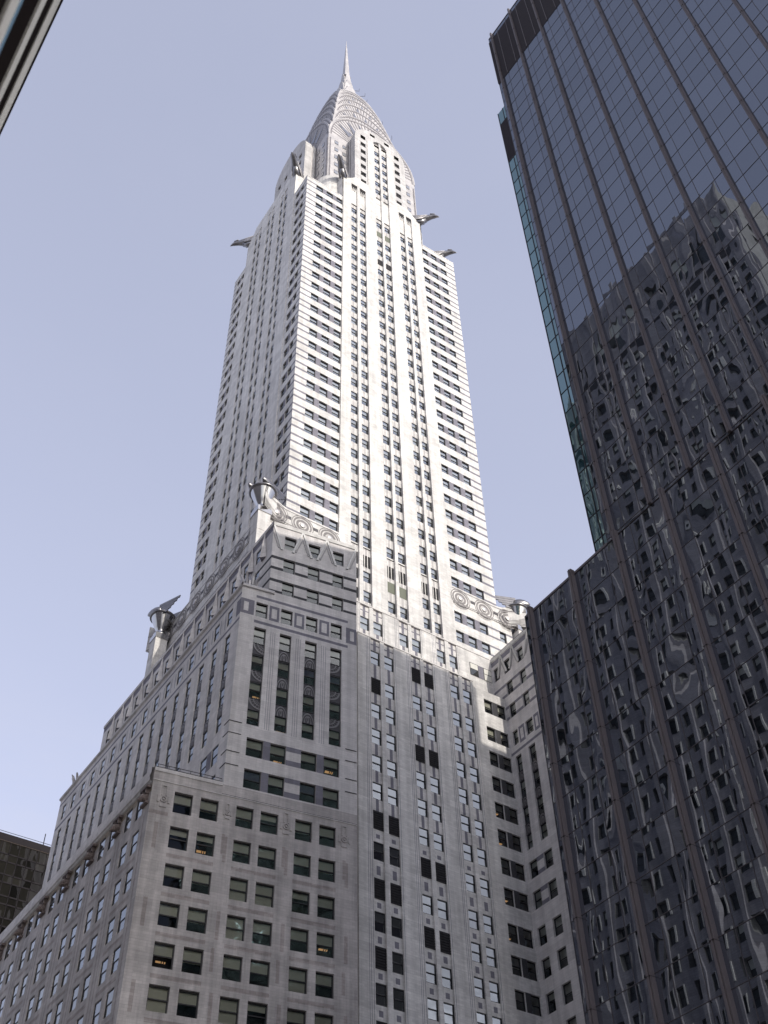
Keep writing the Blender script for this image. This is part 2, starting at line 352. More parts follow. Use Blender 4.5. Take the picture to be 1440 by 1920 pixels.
# ---- shaft wings, east face and south face
sh = MB()
def wing(mb, F, wins, u0, u1, corner_lo, kind):
    holes = []; paints = []
    for zt in ROW:
        zb = zt-1.85
        for a, b in wins: holes.append((a, b, zb, zt))
        lo, hi = wins[0][0], wins[-1][1]
        for (a, b), (c, e) in zip(wins, wins[1:]): paints.append((b, c, zb, zt, GREYB))
        cu0, cu1 = (u0, lo) if corner_lo else (hi, u1)
        paints += [(cu0, cu1, zt-.4, zt+.02, GREYB), (cu0, cu1, zb-.04, zb+.38, GREYB)]
    wall(mb, F, u0, u1, 104.6, 195.4, holes, WHITE, paints, .22)
    for h in holes: win_into(ws, F, *h, -.22, 'tower')
LW = [(-14.6,-13.18),(-12.4,-11.04),(-10.25,-8.93)]; RW = [(9.08,10.35),(11.1,12.45),(13.24,14.6)]
wing(sh, E0, LW, -16.6, -8.85, True, 't'); wing(sh, E0, RW, 8.95, 16.6, False, 't')
S0 = facade(CX, YT, 1, 0)
wing(sh, S0, [(9.6,10.75),(11.3,12.45)], 8.9, 13.57, False, 't'); wing(sh, S0, [(-12.45,-11.3),(-10.75,-9.6)], -13.57, -8.9, True, 't')
for (x0, y0, x1, y1) in ((CX-13.57, WN, XT, WN), (CX-13.57, YT, CX-13.57, WN)):
    sh.face([(x0,y0,90),(x1,y1,90),(x1,y1,195.4),(x0,y0,195.4)], WHITE)
sh.face([(CX-13.5,YT+.05,195.0),(XT-.05,YT+.05,195.0),(XT-.05,WN,195.0),(CX-13.5,WN,195.0)], ROOF)
for q in ((-16.6,-9.1),(9.1,16.6)):
    sh.fbox(E0, q[0], q[1], 195.1, 195.42, -.35, .04, WHITE)
for q in ((-13.57,-9),(9,13.53)): sh.fbox(S0, q[0], q[1], 195.1, 195.42, -.35, .04, WHITE)
part('tower_shaft', sh, SK)
# ---- centre bays
def stripes(a, b, c, e, mid=GREYB, side=PALEG):
    w_ = b-a
    return [(a+.12*w_, a+.24*w_, c, e, side), (a+.36*w_, a+.64*w_, c, e, mid), (a+.76*w_, a+.88*w_, c, e, side)]
STR = mat_wall('ribbed_white_brick', (.5, .475, .465), .05, .12); STR2 = mat_wall('off_white_brick', (.56, .54, .53), .05, .1)  # off-white brick of the spandrel side stripes and dormer flanks
def bays(mb, F, bay, z0, z1, rows, u0, u1, d, louv=(), slots=(), tops=None, rec=.35, wd=.12):
    """pier-and-bay wall: each window column is a shallow recess that runs the whole height"""
    cols = [c for b in bay for c in b]
    tp = tops or {}
    holes = [(c[0], c[1], z0, tp.get(i//2, z1), rec) for i, c in enumerate(cols)]
    gr = []
    for b in bay:
        for u in (b[0][0]-.42, b[0][0]-.22, b[-1][1]+.16): gr.append((u, u+.05, z0, z1, PALEG))
    wall(mb, F, u0, u1, z0, z1, holes, WHITE, gr, rec, d)
    for i, (a, b) in enumerate(cols):
        hs_, ps = [], []
        zt1 = tp.get(i//2, z1)
        for zt in rows:
            if not z0 < zt-1.85 < zt <= zt1: continue
            key = (i, round(zt, 1))
            if key in louv or key in slots: 
                (mb).fquad(F, a, b, zt-1.85, zt, d-.33, LOUVG if louv.get(key) == 2 else LOUV) if key in louv else None
                if key in slots:
                    for q in (.04, .38, .72): mb.fquad(F, a+q*(b-a), a+(q+.24)*(b-a), zt-2.1, zt, d-.33, LOUV)
                continue
            hs_.append((a, b, zt-1.85, zt))
        zz = z0
        for zt in sorted(rows):
            if zt > zt1+3: continue
            ps += stripes(a, b, max(z0, zt), min(zt1, zt+1.5), STR, STR2)
        wall(mb, F, a, b, z0, zt1, hs_, WHITE, ps, wd, d-rec)
        for h in hs_: win_into(ws, F, *h, d-rec-wd*.8, 'tower')
cb = MB()
BE = [((-7.07,-5.75),(-5.2,-3.86)), ((-1.53,-.2),(.28,1.62)), ((3.87,5.12),(5.6,6.86))]
rows0 = [193.84-3.352*i for i in range(-10, 27)]+[103.2, 100.4, 97.05, 93.7]
slots = {(i, 103.2): 1 for i in range(6)}; louv = {(2, 100.4): 2, (3, 100.4): 2, (2, round(ROW[0]+3.352*1,1)): 1}
louv.update({(2, round(ROW[1],1)): 2, (3, round(ROW[1],1)): 2, (2, round(ROW[4],1)): 1, (3, round(ROW[4],1)): 1})
tops = {0: 202.6, 1: 226.8, 2: 202.6}
# the shoulders slope down to the outer piers, so the wall stops at 203 and a curved gable piece follows
bays(cb, E0, [BE[0]], 91.8, 203.2, [r for r in rows0 if r < 202], -8.85, -3.2, .12, {}, {(0,103.2):1,(1,103.2):1}, {0: 202.6})
bays(cb, E0, [BE[2]], 91.8, 203.2, [r for r in rows0 if r < 202], 3.2, 8.95, .12, {}, {(0,103.2):1,(1,103.2):1}, {0: 202.6})
lv = {(0,100.4): 2, (1,100.4): 2}
for j in (1, 4): lv[(0, round(ROW[j],1))] = 1+(j == 1); lv[(1, round(ROW[j],1))] = 1+(j == 1)
bays(cb, E0, [BE[1]], 91.8, 226.3, rows0, -3.2, 3.2, .12, lv, {(0,103.2):1,(1,103.2):1}, {0: 226.3})
def shoulder(mb, F, s, d, depth, ztop=206.0, zlo=203.2, ue=9.2, ui=6.2):
    n = 8; P = []
    for i in range(n+1):
        t = i/n; P.append((s*(ue-(ue-ui)*t), zlo+(ztop-zlo)*(t**1.7)))
    for (a, za), (b, zb) in zip(P, P[1:]):
        mb.face([F(a,zlo,d),F(b,zlo,d),F(b,zb,d),F(a,za,d)], WHITE)
        mb.face([F(a,za,d),F(b,zb,d),F(b,zb,d-depth),F(a,za,d-depth)], WHITE)
    mb.face([F(s*ui,zlo,d),F(s*3.2,zlo,d),F(s*3.2,ztop,d),F(s*ui,ztop,d)], WHITE)
for s in (-1, 1):
    shoulder(cb, E0, s, .12, 4)
    cb.face([E0(s*9.0,191,.12),E0(s*9.0,191,-8),E0(s*9.2,203.2,-8),E0(s*9.2,203.2,.12)], WHITE)
    cb.face([E0(s*8.9,91.8,.12),E0(s*8.9,91.8,-.3),E0(s*8.9,195,-.3),E0(s*8.9,195,.12)], WHITE)
    # louvred comb under each side arch
    for k in range(2):
        a, b = (BE[0] if s < 0 else BE[2])[k]
        cb.fquad(E0, a, b, 201.3, 202.55, -.1, LOUV)
        for q in range(4): cb.fbox(E0, a+.1+q*.36, a+.2+q*.36, 200.4, 201.6, -.25, .0, WHITE)
part('central_bay', cb, SK)
cs = MB()
SB = [((c-1.3,c-.28),(c+.28,c+1.3)) for c in (-4.9,.1,4.9)]
for k in (0, 2): bays(cs, S0, [SB[k]], 91.8, 203.2, [r for r in rows0 if r < 202], -9.1 if k == 0 else 2.6, -2.6 if k == 0 else 9.1, .12, {}, {}, {0: 202.6}, .12, .08)
bays(cs, S0, [SB[1]], 91.8, 203.2, [r for r in rows0 if r < 202], -2.6, 2.6, .12, {}, {}, None, .12, .08)
for s in (-1, 1): 
    shoulder(cs, S0, s, .12, 3.2)
    cs.face([S0(s*9.1,191,.12),S0(s*9.1,191,-8),S0(s*9.2,203.2,-8),S0(s*9.2,203.2,.12)], WHITE)
    cs.face([S0(s*9.1,91.8,.12),S0(s*9.1,91.8,-.3),S0(s*9.1,195,-.3),S0(s*9.1,195,.12)], WHITE)
    for k in range(2):
        a, b = SB[0 if s < 0 else 2][k]; cs.fquad(S0, a, b, 201.2, 202.55, -.1, LOUV)
cs.face([S0(-3.2,203.2,.12),S0(3.2,203.2,.12),S0(3.2,206,.12),S0(-3.2,206,.12)], WHITE)
part('central_bay', cs, SK)
# ---- body that carries the crown: a square with a wing on every side
bd = MB()
for (x, y) in ((13.4, 8.9), (8.9, 16.4)):
    bd.box((CX-x,CY-y,195), (CX+x,CY+y,203.1), WHITE)
bd.box((CX-11.2,CY-11.2,195), (CX+11.2,CY+11.2,204.3), WHITE)
bd.box((CX-13.3,CY-16.3,100), (XT-1.4,CY+16.3,194.9), DARK)
for s in (-1, 1):                                         # curved terrace wall in the notches
    for q in (-1, 1):
        arc = [(CX+s*(9+3.2*math.sin(t)), CY+q*(9+3.2*math.cos(t))) for t in [i*math.pi/16 for i in range(9)]]
        for a, b in zip(arc, arc[1:]):
            bd.face([(*a,195),(*b,195),(*b,205.2),(*a,205.2)], WHITE)
        bd.face([(CX+s*8.8,CY+q*8.8,205.2)]+[(*p,205.2) for p in arc], WHITE)
part('crown_base', bd, SK)
# ---- dormers: round-headed gables in front of the crown, with stepped flanks
def dome(u, hw, zs, h): return zs+h*math.sqrt(max(0, 1-(u/hw)**2))
def dormer(F, d, front):
    mb = MB(); hw, zs, h = 6.2, 225.6, 6.3; z0 = 203.2
    if front:
        holes = [(-1.7, 1.7, z0, 226.3, 1.0)]; wr = []
        for i in range(7):
            zt = 227.2-3.31*i
            for a, b in ((-4.8,-3.55),(3.6,4.85)): wr.append((a, b, zt-1.7, zt))
        wall(mb, F, -hw, hw, z0, zs, holes+[w for w in wr if w[3] < zs], DORM, [], .3, d)
        n = 62
        for i in range(n):
            a = -hw+2*hw*i/n; b = -hw+2*hw*(i+1)/n; c = (a+b)/2
            solid = [(zs, None)]
            cuts = []
            if abs(c) < 1.7: cuts.append((zs, 226.3+2.2*math.sqrt(max(0, 1-(c/1.7)**2))))
            if 3.55 < abs(c) < 4.85: cuts.append((max(zs, 227.2-1.7), 227.2))
            if 1.2 < abs(c) < 2.4: cuts.append((229.5, 230.55))
            lo = zs
            for q0, q1 in cuts:
                if q0 > lo: mb.face([F(a,lo,d),F(b,lo,d),F(b,q0,d),F(a,q0,d)], DORM)
                lo = q1
            mb.face([F(a,lo,d),F(b,lo,d),F(b,dome(b,hw,zs,h),d),F(a,dome(a,hw,zs,h),d)], DORM)
        mb.fquad(F, -2.5, -1.1, 229.3, 230.8, d-.3, DARK); mb.fquad(F, 1.1, 2.5, 229.3, 230.8, d-.3, DARK)
        for k, wv in enumerate(wr):
            if wv[0] > 0 and k//2 in (3, 4, 5): mb.fquad(F, wv[0], wv[1], wv[2], wv[3], d-.2, LOUV)
            else: win_into(ws, F, *wv, d-.3, 'tower')
        mb.fquad(F, -1.7, 1.7, 226.3, 228.6, d-.45, PALEG)
        mb.fquad(F, -1.5, -.2, 226.4, 227.6, d-.43, FRAME); mb.fquad(F, .28, 1.5, 226.4, 227.6, d-.43, FRAME)
        mb.fbox(F, -.2, .28, 226.3, 228.5, d-.45, d-.1, DORM)
        pts = [(1.7*math.cos(t), 226.3+2.2*math.sin(t)) for t in [math.pi*i/14 for i in range(15)]]
        for p, q in zip(pts, pts[1:]): mb.face([F(p[0],p[1],d),F(q[0],q[1],d),F(q[0],q[1],d-.5),F(p[0],p[1],d-.5)], DORM)
    else:
        wr = [(a, a+1.2, 227.2-3.31*i-1.7, 227.2-3.31*i) for i in range(7) for a in (-4.8,-2.2,1.0,3.6)]
        wall(mb, F, -hw, hw, z0, zs, [w for w in wr if w[3] < zs], DORM, [], .3, d)
        for wv in wr:
            if wv[3] < zs: win_into(ws, F, *wv, d-.3, 'tower')
        pts = [F(-hw+2*hw*i/40, dome(-hw+2*hw*i/40, hw, zs, h), d) for i in range(41)]
        mb.face(pts[::-1], DORM)
    # flanks step back in rounded ribs
    steps = [(0, hw, 0, DORM), (-1.5, hw, 0, DORM), (-1.5, hw-.35, -.3, PALEG), (-2.0, hw-.35, -.3, PALEG), (-2.0, hw-.1, 0, DORM), (-2.5, hw-.1, 0, DORM),
             (-2.5, hw-.5, -.35, STR2), (-4.0, hw-.5, -.35, STR2), (-4.0, hw-.2, -.1, DORM), (-4.6, hw-.2, -.1, DORM), (-4.6, hw-.7, -.6, PALEG), (-7, hw-.7, -.6, PALEG)]
    def ring(dd, w_, dz):
        P = [F(-w_, z0-3, d+dd)]+[F(-w_*math.cos(math.pi*i/24), zs+(h+dz)*math.sin(math.pi*i/24), d+dd) for i in range(25)]+[F(w_, z0-3, d+dd)]
        return P
    for p, q in zip(steps, steps[1:]):
        mb.loft([ring(*p[:3]), ring(*q[:3])], q[3] if q[0] != p[0] else DORM, close=False, caps=False)
    for s in (-1, 1):
        for i in range(6):
            zt = 224-3.31*i
            mb.face([F(s*(hw-.48),zt-1.6,d-2.6),F(s*(hw-.48),zt-1.6,d-3.9),F(s*(hw-.48),zt,d-3.9),F(s*(hw-.48),zt,d-2.6)], FRAME)
            mb.face([F(s*(hw-.46),zt-1.6,d-2.7),F(s*(hw-.46),zt-1.6,d-3.8),F(s*(hw-.46),zt-.25,d-3.8),F(s*(hw-.46),zt-.25,d-2.7)], PALEG)
    part('round_dormer', mb, SK)
EC = facade(CX, CY, 0, 1); SC_ = facade(CX, CY, 1, 0); NC = facade(CX, CY, -1, 0); WC = facade(CX, CY, 0, -1)
dormer(EC, 13.57, True); dormer(SC_, 13.57, False); dormer(NC, 13.57, False); dormer(WC, 13.57, False)
# ---- steel crown: seven nested arches on every side
HZ = [(200,10.75),(225,10.75),(231,10.5),(239,9.7),(249.4,8.2),(260,6.5),(266,5.2),(271,4.0),(276,2.4),(279,1.8),(284,1.3),(292,.8)]
def hh(z):
    for (a, x), (b, y) in zip(HZ, HZ[1:]):
        if z <= b: return x+(y-x)*(z-a)/(b-a)
    return 1
TIER = [(226,240.5),(232,246),(238.5,251.5),(244.5,256.5),(250.5,261),(256,265),(261,268.3),(264,270.6)]
def outline(wk, s, a, n=36): return [(-wk*math.cos(math.pi*i/n), s+(a-s)*math.sin(math.pi*i/n)**.92) for i in range(n+1)]
CRP = mat_metal('crown_pane', (.42,.43,.46), .2, .5)
for F in (EC, SC_, NC, WC):
    for k, (s, a) in enumerate(TIER):
        wk = 10.75 if k == 0 else hh(a-4.2); d = wk+.07; mb = MB(); zb = 200 if k == 0 else TIER[k-1][0]-2
        pts = [(-wk, zb)]+outline(wk, s, a)+[(wk, zb)]
        mb.face([F(u,z,d) for u, z in reversed(pts)], STEEL)
        mb.loft([[F(u,z,d) for u, z in pts], [F(u,z,0) for u, z in pts]], STEEL, close=False, caps=False)
        # rolled rim along the arch
        rim = outline(wk, s, a)
        for p, q in zip(rim, rim[1:]):
            for e0, e1, mt in ((0, .16, STEEL), (-.52, -.36, SEAM)):
                c0 = Vector((0, s)); 
                def off(pt, e): 
                    v = Vector(pt)-c0; l = v.length or 1; return c0+v*((l+e)/l)
                A, B, C, D = off(p, e0-.1), off(q, e0-.1), off(q, e1), off(p, e1)
                mb.face([F(A.x,A.y,d+.06),F(B.x,B.y,d+.06),F(C.x,C.y,d+.06),F(D.x,D.y,d+.06)], mt)
        # standing seams fan out from the arch centre
        ns = 34-2*k
        for i in range(1, ns):
            t = math.pi*i/ns; c, sn = math.cos(t), math.sin(t)**.92
            r0, r1 = (.42, .95)
            A = (wk*c*r0, s+(a-s)*sn*r0); B = (wk*c*r1, s+(a-s)*sn*r1)
            px, pz = -(B[1]-A[1]), B[0]-A[0]; l = math.hypot(px, pz); px, pz = px/l*.11, pz/l*.11
            mb.face([F(A[0]-px,A[1]-pz,d+.05),F(A[0]+px,A[1]+pz,d+.05),F(B[0]+px,B[1]+pz,d+.05),F(B[0]-px,B[1]-pz,d+.05)], SEAM)
        if k == 0:
            for i in range(8):
                zt = 224-3.3*i
                for q in (-1, 1):
                    for j in (7.0, 8.9): mb.fquad(F, q*j-.45, q*j+.45, zt-1.5, zt, d+.06, SEAM); mb.fquad(F, q*j-.4, q*j+.4, zt-1.45, zt-.4, d+.08, CRP)
                for q in (-1, 1): mb.fbox(F, q*10.4-.14, q*10.4+.14, zt-3.4, zt, d, d+.1, SEAM)
        arch = part('crown_arch', mb, SK)
        nt_ = max(3, 9-k)
        if F in (EC, SC_):
            for i in range(nt_):
                t = math.pi*(i+.5)/nt_; dt = math.pi/nt_*.36
                def P(t, r): return F(wk*math.cos(t)*r, s+(a-s)*math.sin(t)*r, d+.08)
                q = MB(); q.face([P(t-dt,.6), P(t, .93), P(t+dt,.6)], TRI)
                if not abs(math.cos(t)) > .97: part('triangular_window', q, arch)
# ---- spire
sp = MB()
def ngon(r, z, n=8, sq=.0): return [(CX+r*math.cos(2*math.pi*(j+.5)/n), CY+r*math.sin(2*math.pi*(j+.5)/n), z) for j in range(n)]
sp.loft([ngon(4.3,268),ngon(3.75,271),ngon(3.0,275.5),ngon(2.45,278.5),ngon(1.9,281.5),ngon(1.45,285),ngon(1.15,288),ngon(.9,292)], STEELD)
for k, F in enumerate((EC, SC_, NC, WC)):
    for (s, a, wk, d) in ((266,281.3,2.45,2.5),(275.5,287,1.58,1.62),(281,293,1.02,1.06)):
        pts = [(-wk,s-4)]+outline(wk, s, a, 14)+[(wk,s-4)]
        sp.face([F(u,z,d) for u, z in reversed(pts)], STEEL); sp.loft([[F(u,z,d) for u, z in pts],[F(u,z,0) for u, z in pts]], STEEL, close=False, caps=False)
        for q in (-.45, 0, .45): sp.face([F(wk*q-.22,s-1,d+.05),F(wk*q+.22,s-1,d+.05),F(wk*q*.6,s+(a-s)*.6,d+.05)], TRI)
sp.loft([ngon(1.08,291.4,4),ngon(.98,292.2,4),ngon(.22,312.5,4),ngon(.1,314.6,4),ngon(.045,317.5,4)], STEEL)
sp.loft([ngon(1.3,291.2,4),ngon(1.3,291.6,4)], STEELD)
part('spire', sp, SK)
an = MB()
for (x, y, z, dx, dy, dz) in ((-2.2,-2.4,276,-1.6,-1.2,2.6),(-1.6,-2.0,280,-1.3,-.9,1.6),(2.0,2.2,279,1.0,1.6,1.8),(2.2,2.8,276,.9,1.5,1.3),(1.4,1.6,283,.5,1.2,1.5),(5,6.6,262,.3,.5,2.0),(6.8,7.9,252,.3,.4,2.2)):
    a = Vector((CX+x, CY+y, z)); b = a+Vector((dx, dy, .4)); an.bar(a, b, .06, STEELD); an.bar(b, b+Vector((0,0,dz)), .035, STEELD)
    an.bar(b+Vector((-.25,.1,dz*.5)), b+Vector((.25,-.1,dz*.5)), .03, STEELD)
part('antenna', an, SK)
# ---- eagle heads at the corners under the crown
def eagle(p, ang):
    c, s = math.cos(ang), math.sin(ang); P0 = Vector(p)
    def T(f, r, z): return P0+.78*Vector((c*f-s*r, s*f+c*r, z))
    mb = MB()
    prof = [(-1.6,.7,.9,-.3),(0,1.0,1.15,0),(1.2,.95,1.0,.25),(2.2,.75,.8,.5),(3.0,.62,.72,.7),(3.6,.6,.62,.72),(4.2,.4,.42,.5),(4.75,.18,.22,.12),(4.95,.05,.06,-.15)]
    rings = []
    for f, r, h, z in prof: rings.append([T(f, r*math.cos(2*math.pi*j/12), z+h*math.sin(2*math.pi*j/12)) for j in range(12)])
    mb.loft(rings, STEELD)
    for q in (-1, 1):                                     # folded wings: long feathers swept back along the neck, and the brow
        for k in range(4):
            a = [T(2.0-.35*k, q*(.8+.06*k), .75-.42*k), T(-2.4-.25*k, q*(1.35-.05*k), .95-.5*k), T(-2.3-.25*k, q*(1.25-.05*k), .6-.5*k), T(2.0-.35*k, q*(.78+.06*k), .45-.42*k)]
            b = [v+Vector((-s*q*-.16, c*q*-.16, 0)) for v in a]
            mb.loft([a, b], STEEL)
        mb.loft([[T(2.7,q*.35,1.3),T(3.9,q*.42,1.05),T(3.9,q*.62,.95),T(2.7,q*.78,1.15)],[T(2.7,q*.35,1.42),T(3.9,q*.42,1.18),T(3.9,q*.6,1.05),T(2.7,q*.74,1.27)]], STEEL)
    mb.bar(T(-1.2,0,-1.6), T(1.4,0,-.5), .75, STEELD, 8, .5)
    return part('eagle_head', mb, SK, True)
for (x, y, a) in ((13.7,-9.1,-45),(13.7,9.1,45),(9.2,-16.7,-45),(-9.2,-16.7,-135),(9.2,16.7,45)):
    eagle((CX+x, CY+y, 204.6), R(a))
# ---- lower tower body with the hubcap frieze and winged urns
lb = MB()
YL, YR = 43.0, 80.5
FT, FB = 104.75, 101.85
El = facade(XT, CY, 0, 1); Sl = facade(CX, YL, 1, 0)
rowsB = [100.43, 97.08, 93.7]
holes = [(a, b, zt-1.85, zt) for zt in rowsB for a, b in LW+RW+[(16.55,17.7),(-17.7,-16.55)]]
pa = []
for zt in rowsB:
    for a, b in ((10.35,11.1),(12.45,13.24),(-13.18,-12.4),(-11.04,-10.25)): pa.append((a, b, zt-1.85, zt, GREYB))
    for a, b in ((14.6,16.55),(17.7,18.8),(-16.55,-14.6),(-18.8,-17.7)): pa += [(a, b, zt-.32, zt, GREYB), (a, b, zt-1.87, zt-1.55, GREYB)]
for q in ((-18.74,-8.85),(8.95,18.76)):
    wall(lb, El, q[0], q[1], 85, FB, holes, WHITE, pa, .22, .02)
for h in holes: win_into(ws, El, *h, -.2, 'tower')
hs_ = []; pS = []
for zt in rowsB:
    for i in range(10):
        u = -14.2+2.85*i
        hs_.append((u, u+1.15, zt-1.85, zt))
        if i % 2 == 0: pS.append((u+1.15, u+2.85, zt-1.85, zt, GREYB))
        else: pS += [(u+1.15, u+2.85, zt-.32, zt, GREYB), (u+1.15, u+2.85, zt-1.85, zt-1.55, GREYB)]
wall(lb, Sl, -14.5, 13.57, 91, FB, hs_, WHITE, pS, .14)
for h in hs_: win_into(ws, Sl, *h, -.1, 'tower')
lb.face([(CX-14.5,YL,91),(CX-14.5,YL,FT),(CX-14.5,YR,FT),(CX-14.5,YR,91)], WHITE)
lb.face([(CX-14.5,YR,91),(CX-14.5,YR,FT),(XT,YR,FT),(XT,YR,91)], WHITE)
lb.face([(CX-14.4,YL+.1,FT-.3),(XT-.1,YL+.1,FT-.3),(XT-.1,YR-.1,FT-.3),(CX-14.4,YR-.1,FT-.3)], ROOF)
part('lower_shaft', lb, SK)
FRZ = mat_wall('frieze_grey', (.27,.25,.248), .05, .12)
def frieze(F, spans, discs, dark, wall_d, curve):
    mb = MB()
    for a, b in spans:
        n = 24
        for i in range(n):
            u, v = a+(b-a)*i/n, a+(b-a)*(i+1)/n
            def D(x):                                     # the band sweeps out towards the urn at the free end
                t = max(0, (x-curve[0])/(curve[1]-curve[0])) if curve[1] > curve[0] else max(0, (curve[0]-x)/(curve[0]-curve[1]))
                return wall_d+1.5*t**2, 1.6*t**2
            (d0, e0), (d1, e1) = D(u), D(v)
            for z0, z1, m in ((FB, FB+.25, WHITE), (FB+.25, FB+.75, WHITE), (FB+.75, FT-.45, WHITE), (FT-.45, FT, WHITE)):
                mb.face([F(u,z0,d0),F(v,z0,d1),F(v,z1+(e1 if z1 == FT else e1*.5),d1),F(u,z1+(e0 if z1 == FT else e0*.5),d0)], m)
            mb.face([F(u,FT+e0,d0),F(v,FT+e1,d1),F(v,FT+e1,d1-.8),F(u,FT+e0,d0-.8)], WHITE)
            mb.face([F(u,FB,d0),F(v,FB,d1),F(v,FB,-.05),F(u,FB,-.05)], WHITE)
            # streamlined mud-guard stripes in grey brick
            mb.face([F(u,FB+.12,d0+.02),F(v,FB+.12,d1+.02),F(v,FB+.26,d1+.02),F(u,FB+.26,d0+.02)], FRZ)
            mb.face([F(u,FT-.42,d0+.02),F(v,FT-.42,d1+.02),F(v,FT-.28,d1+.02),F(u,FT-.28,d0+.02)], FRZ)
    fz = part('wheel_frieze', mb, SK)
    for u in discs:
        dd = D(u)[0]; hb = MB(); zc = 102.95
        for r0, r1, m, e in ((1.35,1.12,FRZ,.03),(.92,.6,FRZ,.03),(1.62,1.5,FRZ,.03)):
            for i in range(28):
                t0, t1 = 2*math.pi*i/28, 2*math.pi*(i+1)/28
                hb.face([F(u+r1*math.cos(t0),zc+r1*math.sin(t0),dd+e),F(u+r0*math.cos(t0),zc+r0*math.sin(t0),dd+e),F(u+r0*math.cos(t1),zc+r0*math.sin(t1),dd+e),F(u+r1*math.cos(t1),zc+r1*math.sin(t1),dd+e)], m)
        hb.loft([[F(u+r*math.cos(2*math.pi*j/14),zc+r*math.sin(2*math.pi*j/14),dd+e) for j in range(14)] for r, e in ((.42,.02),(.40,.14),(.2,.2),(.05,.22))], STEEL)
        part('hubcap', hb, fz)
    for u in dark:
        dd = D(u)[0]; hb = MB(); hb.fbox(F, u-.36, u+.36, 103.0, 103.5, dd-.05, dd+.03, SPAND); part('vent_panel', hb, fz)
frieze(El, [(8.95,20.4)], [10.25,14.2,18.05], [12.3,16.2], .12, (16.2,20.4))
frieze(El, [(-20.4,-8.85)], [-10.25,-14.2,-18.05], [-12.3,-16.2], .12, (-16.2,-20.4))
frieze(Sl, [(-17.2,0)], [-2,-5.9,-9.8,-13.7], [-.1,-3.95,-7.85,-11.7,-15.2], .1, (-13.5,-17.2))
frieze(Sl, [(0,12.8)], [1.9,5.8,9.7], [3.9,7.8,11.4], .1, (9.9,13.5))
def urn(x, y, ang, label=None):
    c, s = math.cos(ang), math.sin(ang)
    def T(f, r, z): return Vector((x+.84*(c*f-s*r), y+.84*(s*f+c*r), 102+.9*(z-102)))
    u = MB(); z = 102.0
    u.lathe((x,y,z), [(.9,0),(.9,.35),(.62,.5),(.56,.8),(.6,1.0),(.8,1.35),(1.05,1.95),(1.32,2.65),(1.54,3.2),(1.58,3.3)], CHROME, 24)
    o = part('winged_urn', u, SK, True)
    r = MB(); r.lathe((x,y,z+3.2), [(1.45,0),(1.66,.02),(1.78,.13),(1.8,.26),(1.7,.38),(1.3,.48),(.7,.65),(0.1,.72)], STEELD, 24); part('rim', r, o, True)
    for q in (-1, 1):
        # a helmeted head faces out on each flank of the lid, wings of stepped feathers sweep back behind it
        hd = MB(); rr = []
        for f, ra, zz in ((-.9,.55,.55),(-.3,.78,.7),(.3,.82,.75),(.9,.7,.72),(1.35,.5,.62),(1.7,.28,.5),(1.85,.1,.45)):
            rr.append([T(q*(1.1)*.0+f+.35, q*1.2+ra*.75*math.cos(2*math.pi*j/12), z+4.25+zz*.3+ra*math.sin(2*math.pi*j/12)) for j in range(12)])
        hd.loft(rr, STEELD); part('head', hd, o, True)
        wg = MB()
        for k in range(5):
            f0, f1 = -.2, -4.1+.55*k; zz = z+5.15-.42*k; sp_ = q*(1.55-.04*k)
            a = [T(f0,sp_,zz-.25),T(f1,sp_*1.12,zz+.2-.05*k),T(f1-.12,sp_*1.12,zz+.58-.05*k),T(f0,sp_,zz+.2)]
            b = [v+Vector((s*q*.16, -c*q*.16, 0)) for v in a]
            wg.loft([a,b], STEELD)
        part('wing', wg, o)
    return o
UX, UY = 13.7, 20.0
for (sx, sy, a) in ((1,-1,-60),(1,1,60),(-1,-1,-150)):
    urn(CX+sx*UX, CY+sy*UY, R(a))
    pd = MB(); px, py = CX+sx*UX, CY+sy*UY
    pd.box((px-.85,py-.85,88),(px+.85,py+.85,101.2), WHITE); pd.box((px-.95,py-.95,101.2),(px+.95,py+.95,102.0), CHROME)
    for zt in (98.0, 94.6, 91.2): pd.box((px-.88,py-.88,zt),(px+.88,py+.88,zt+.05), PALEG)
    part('urn_pedestal', pd, SK)
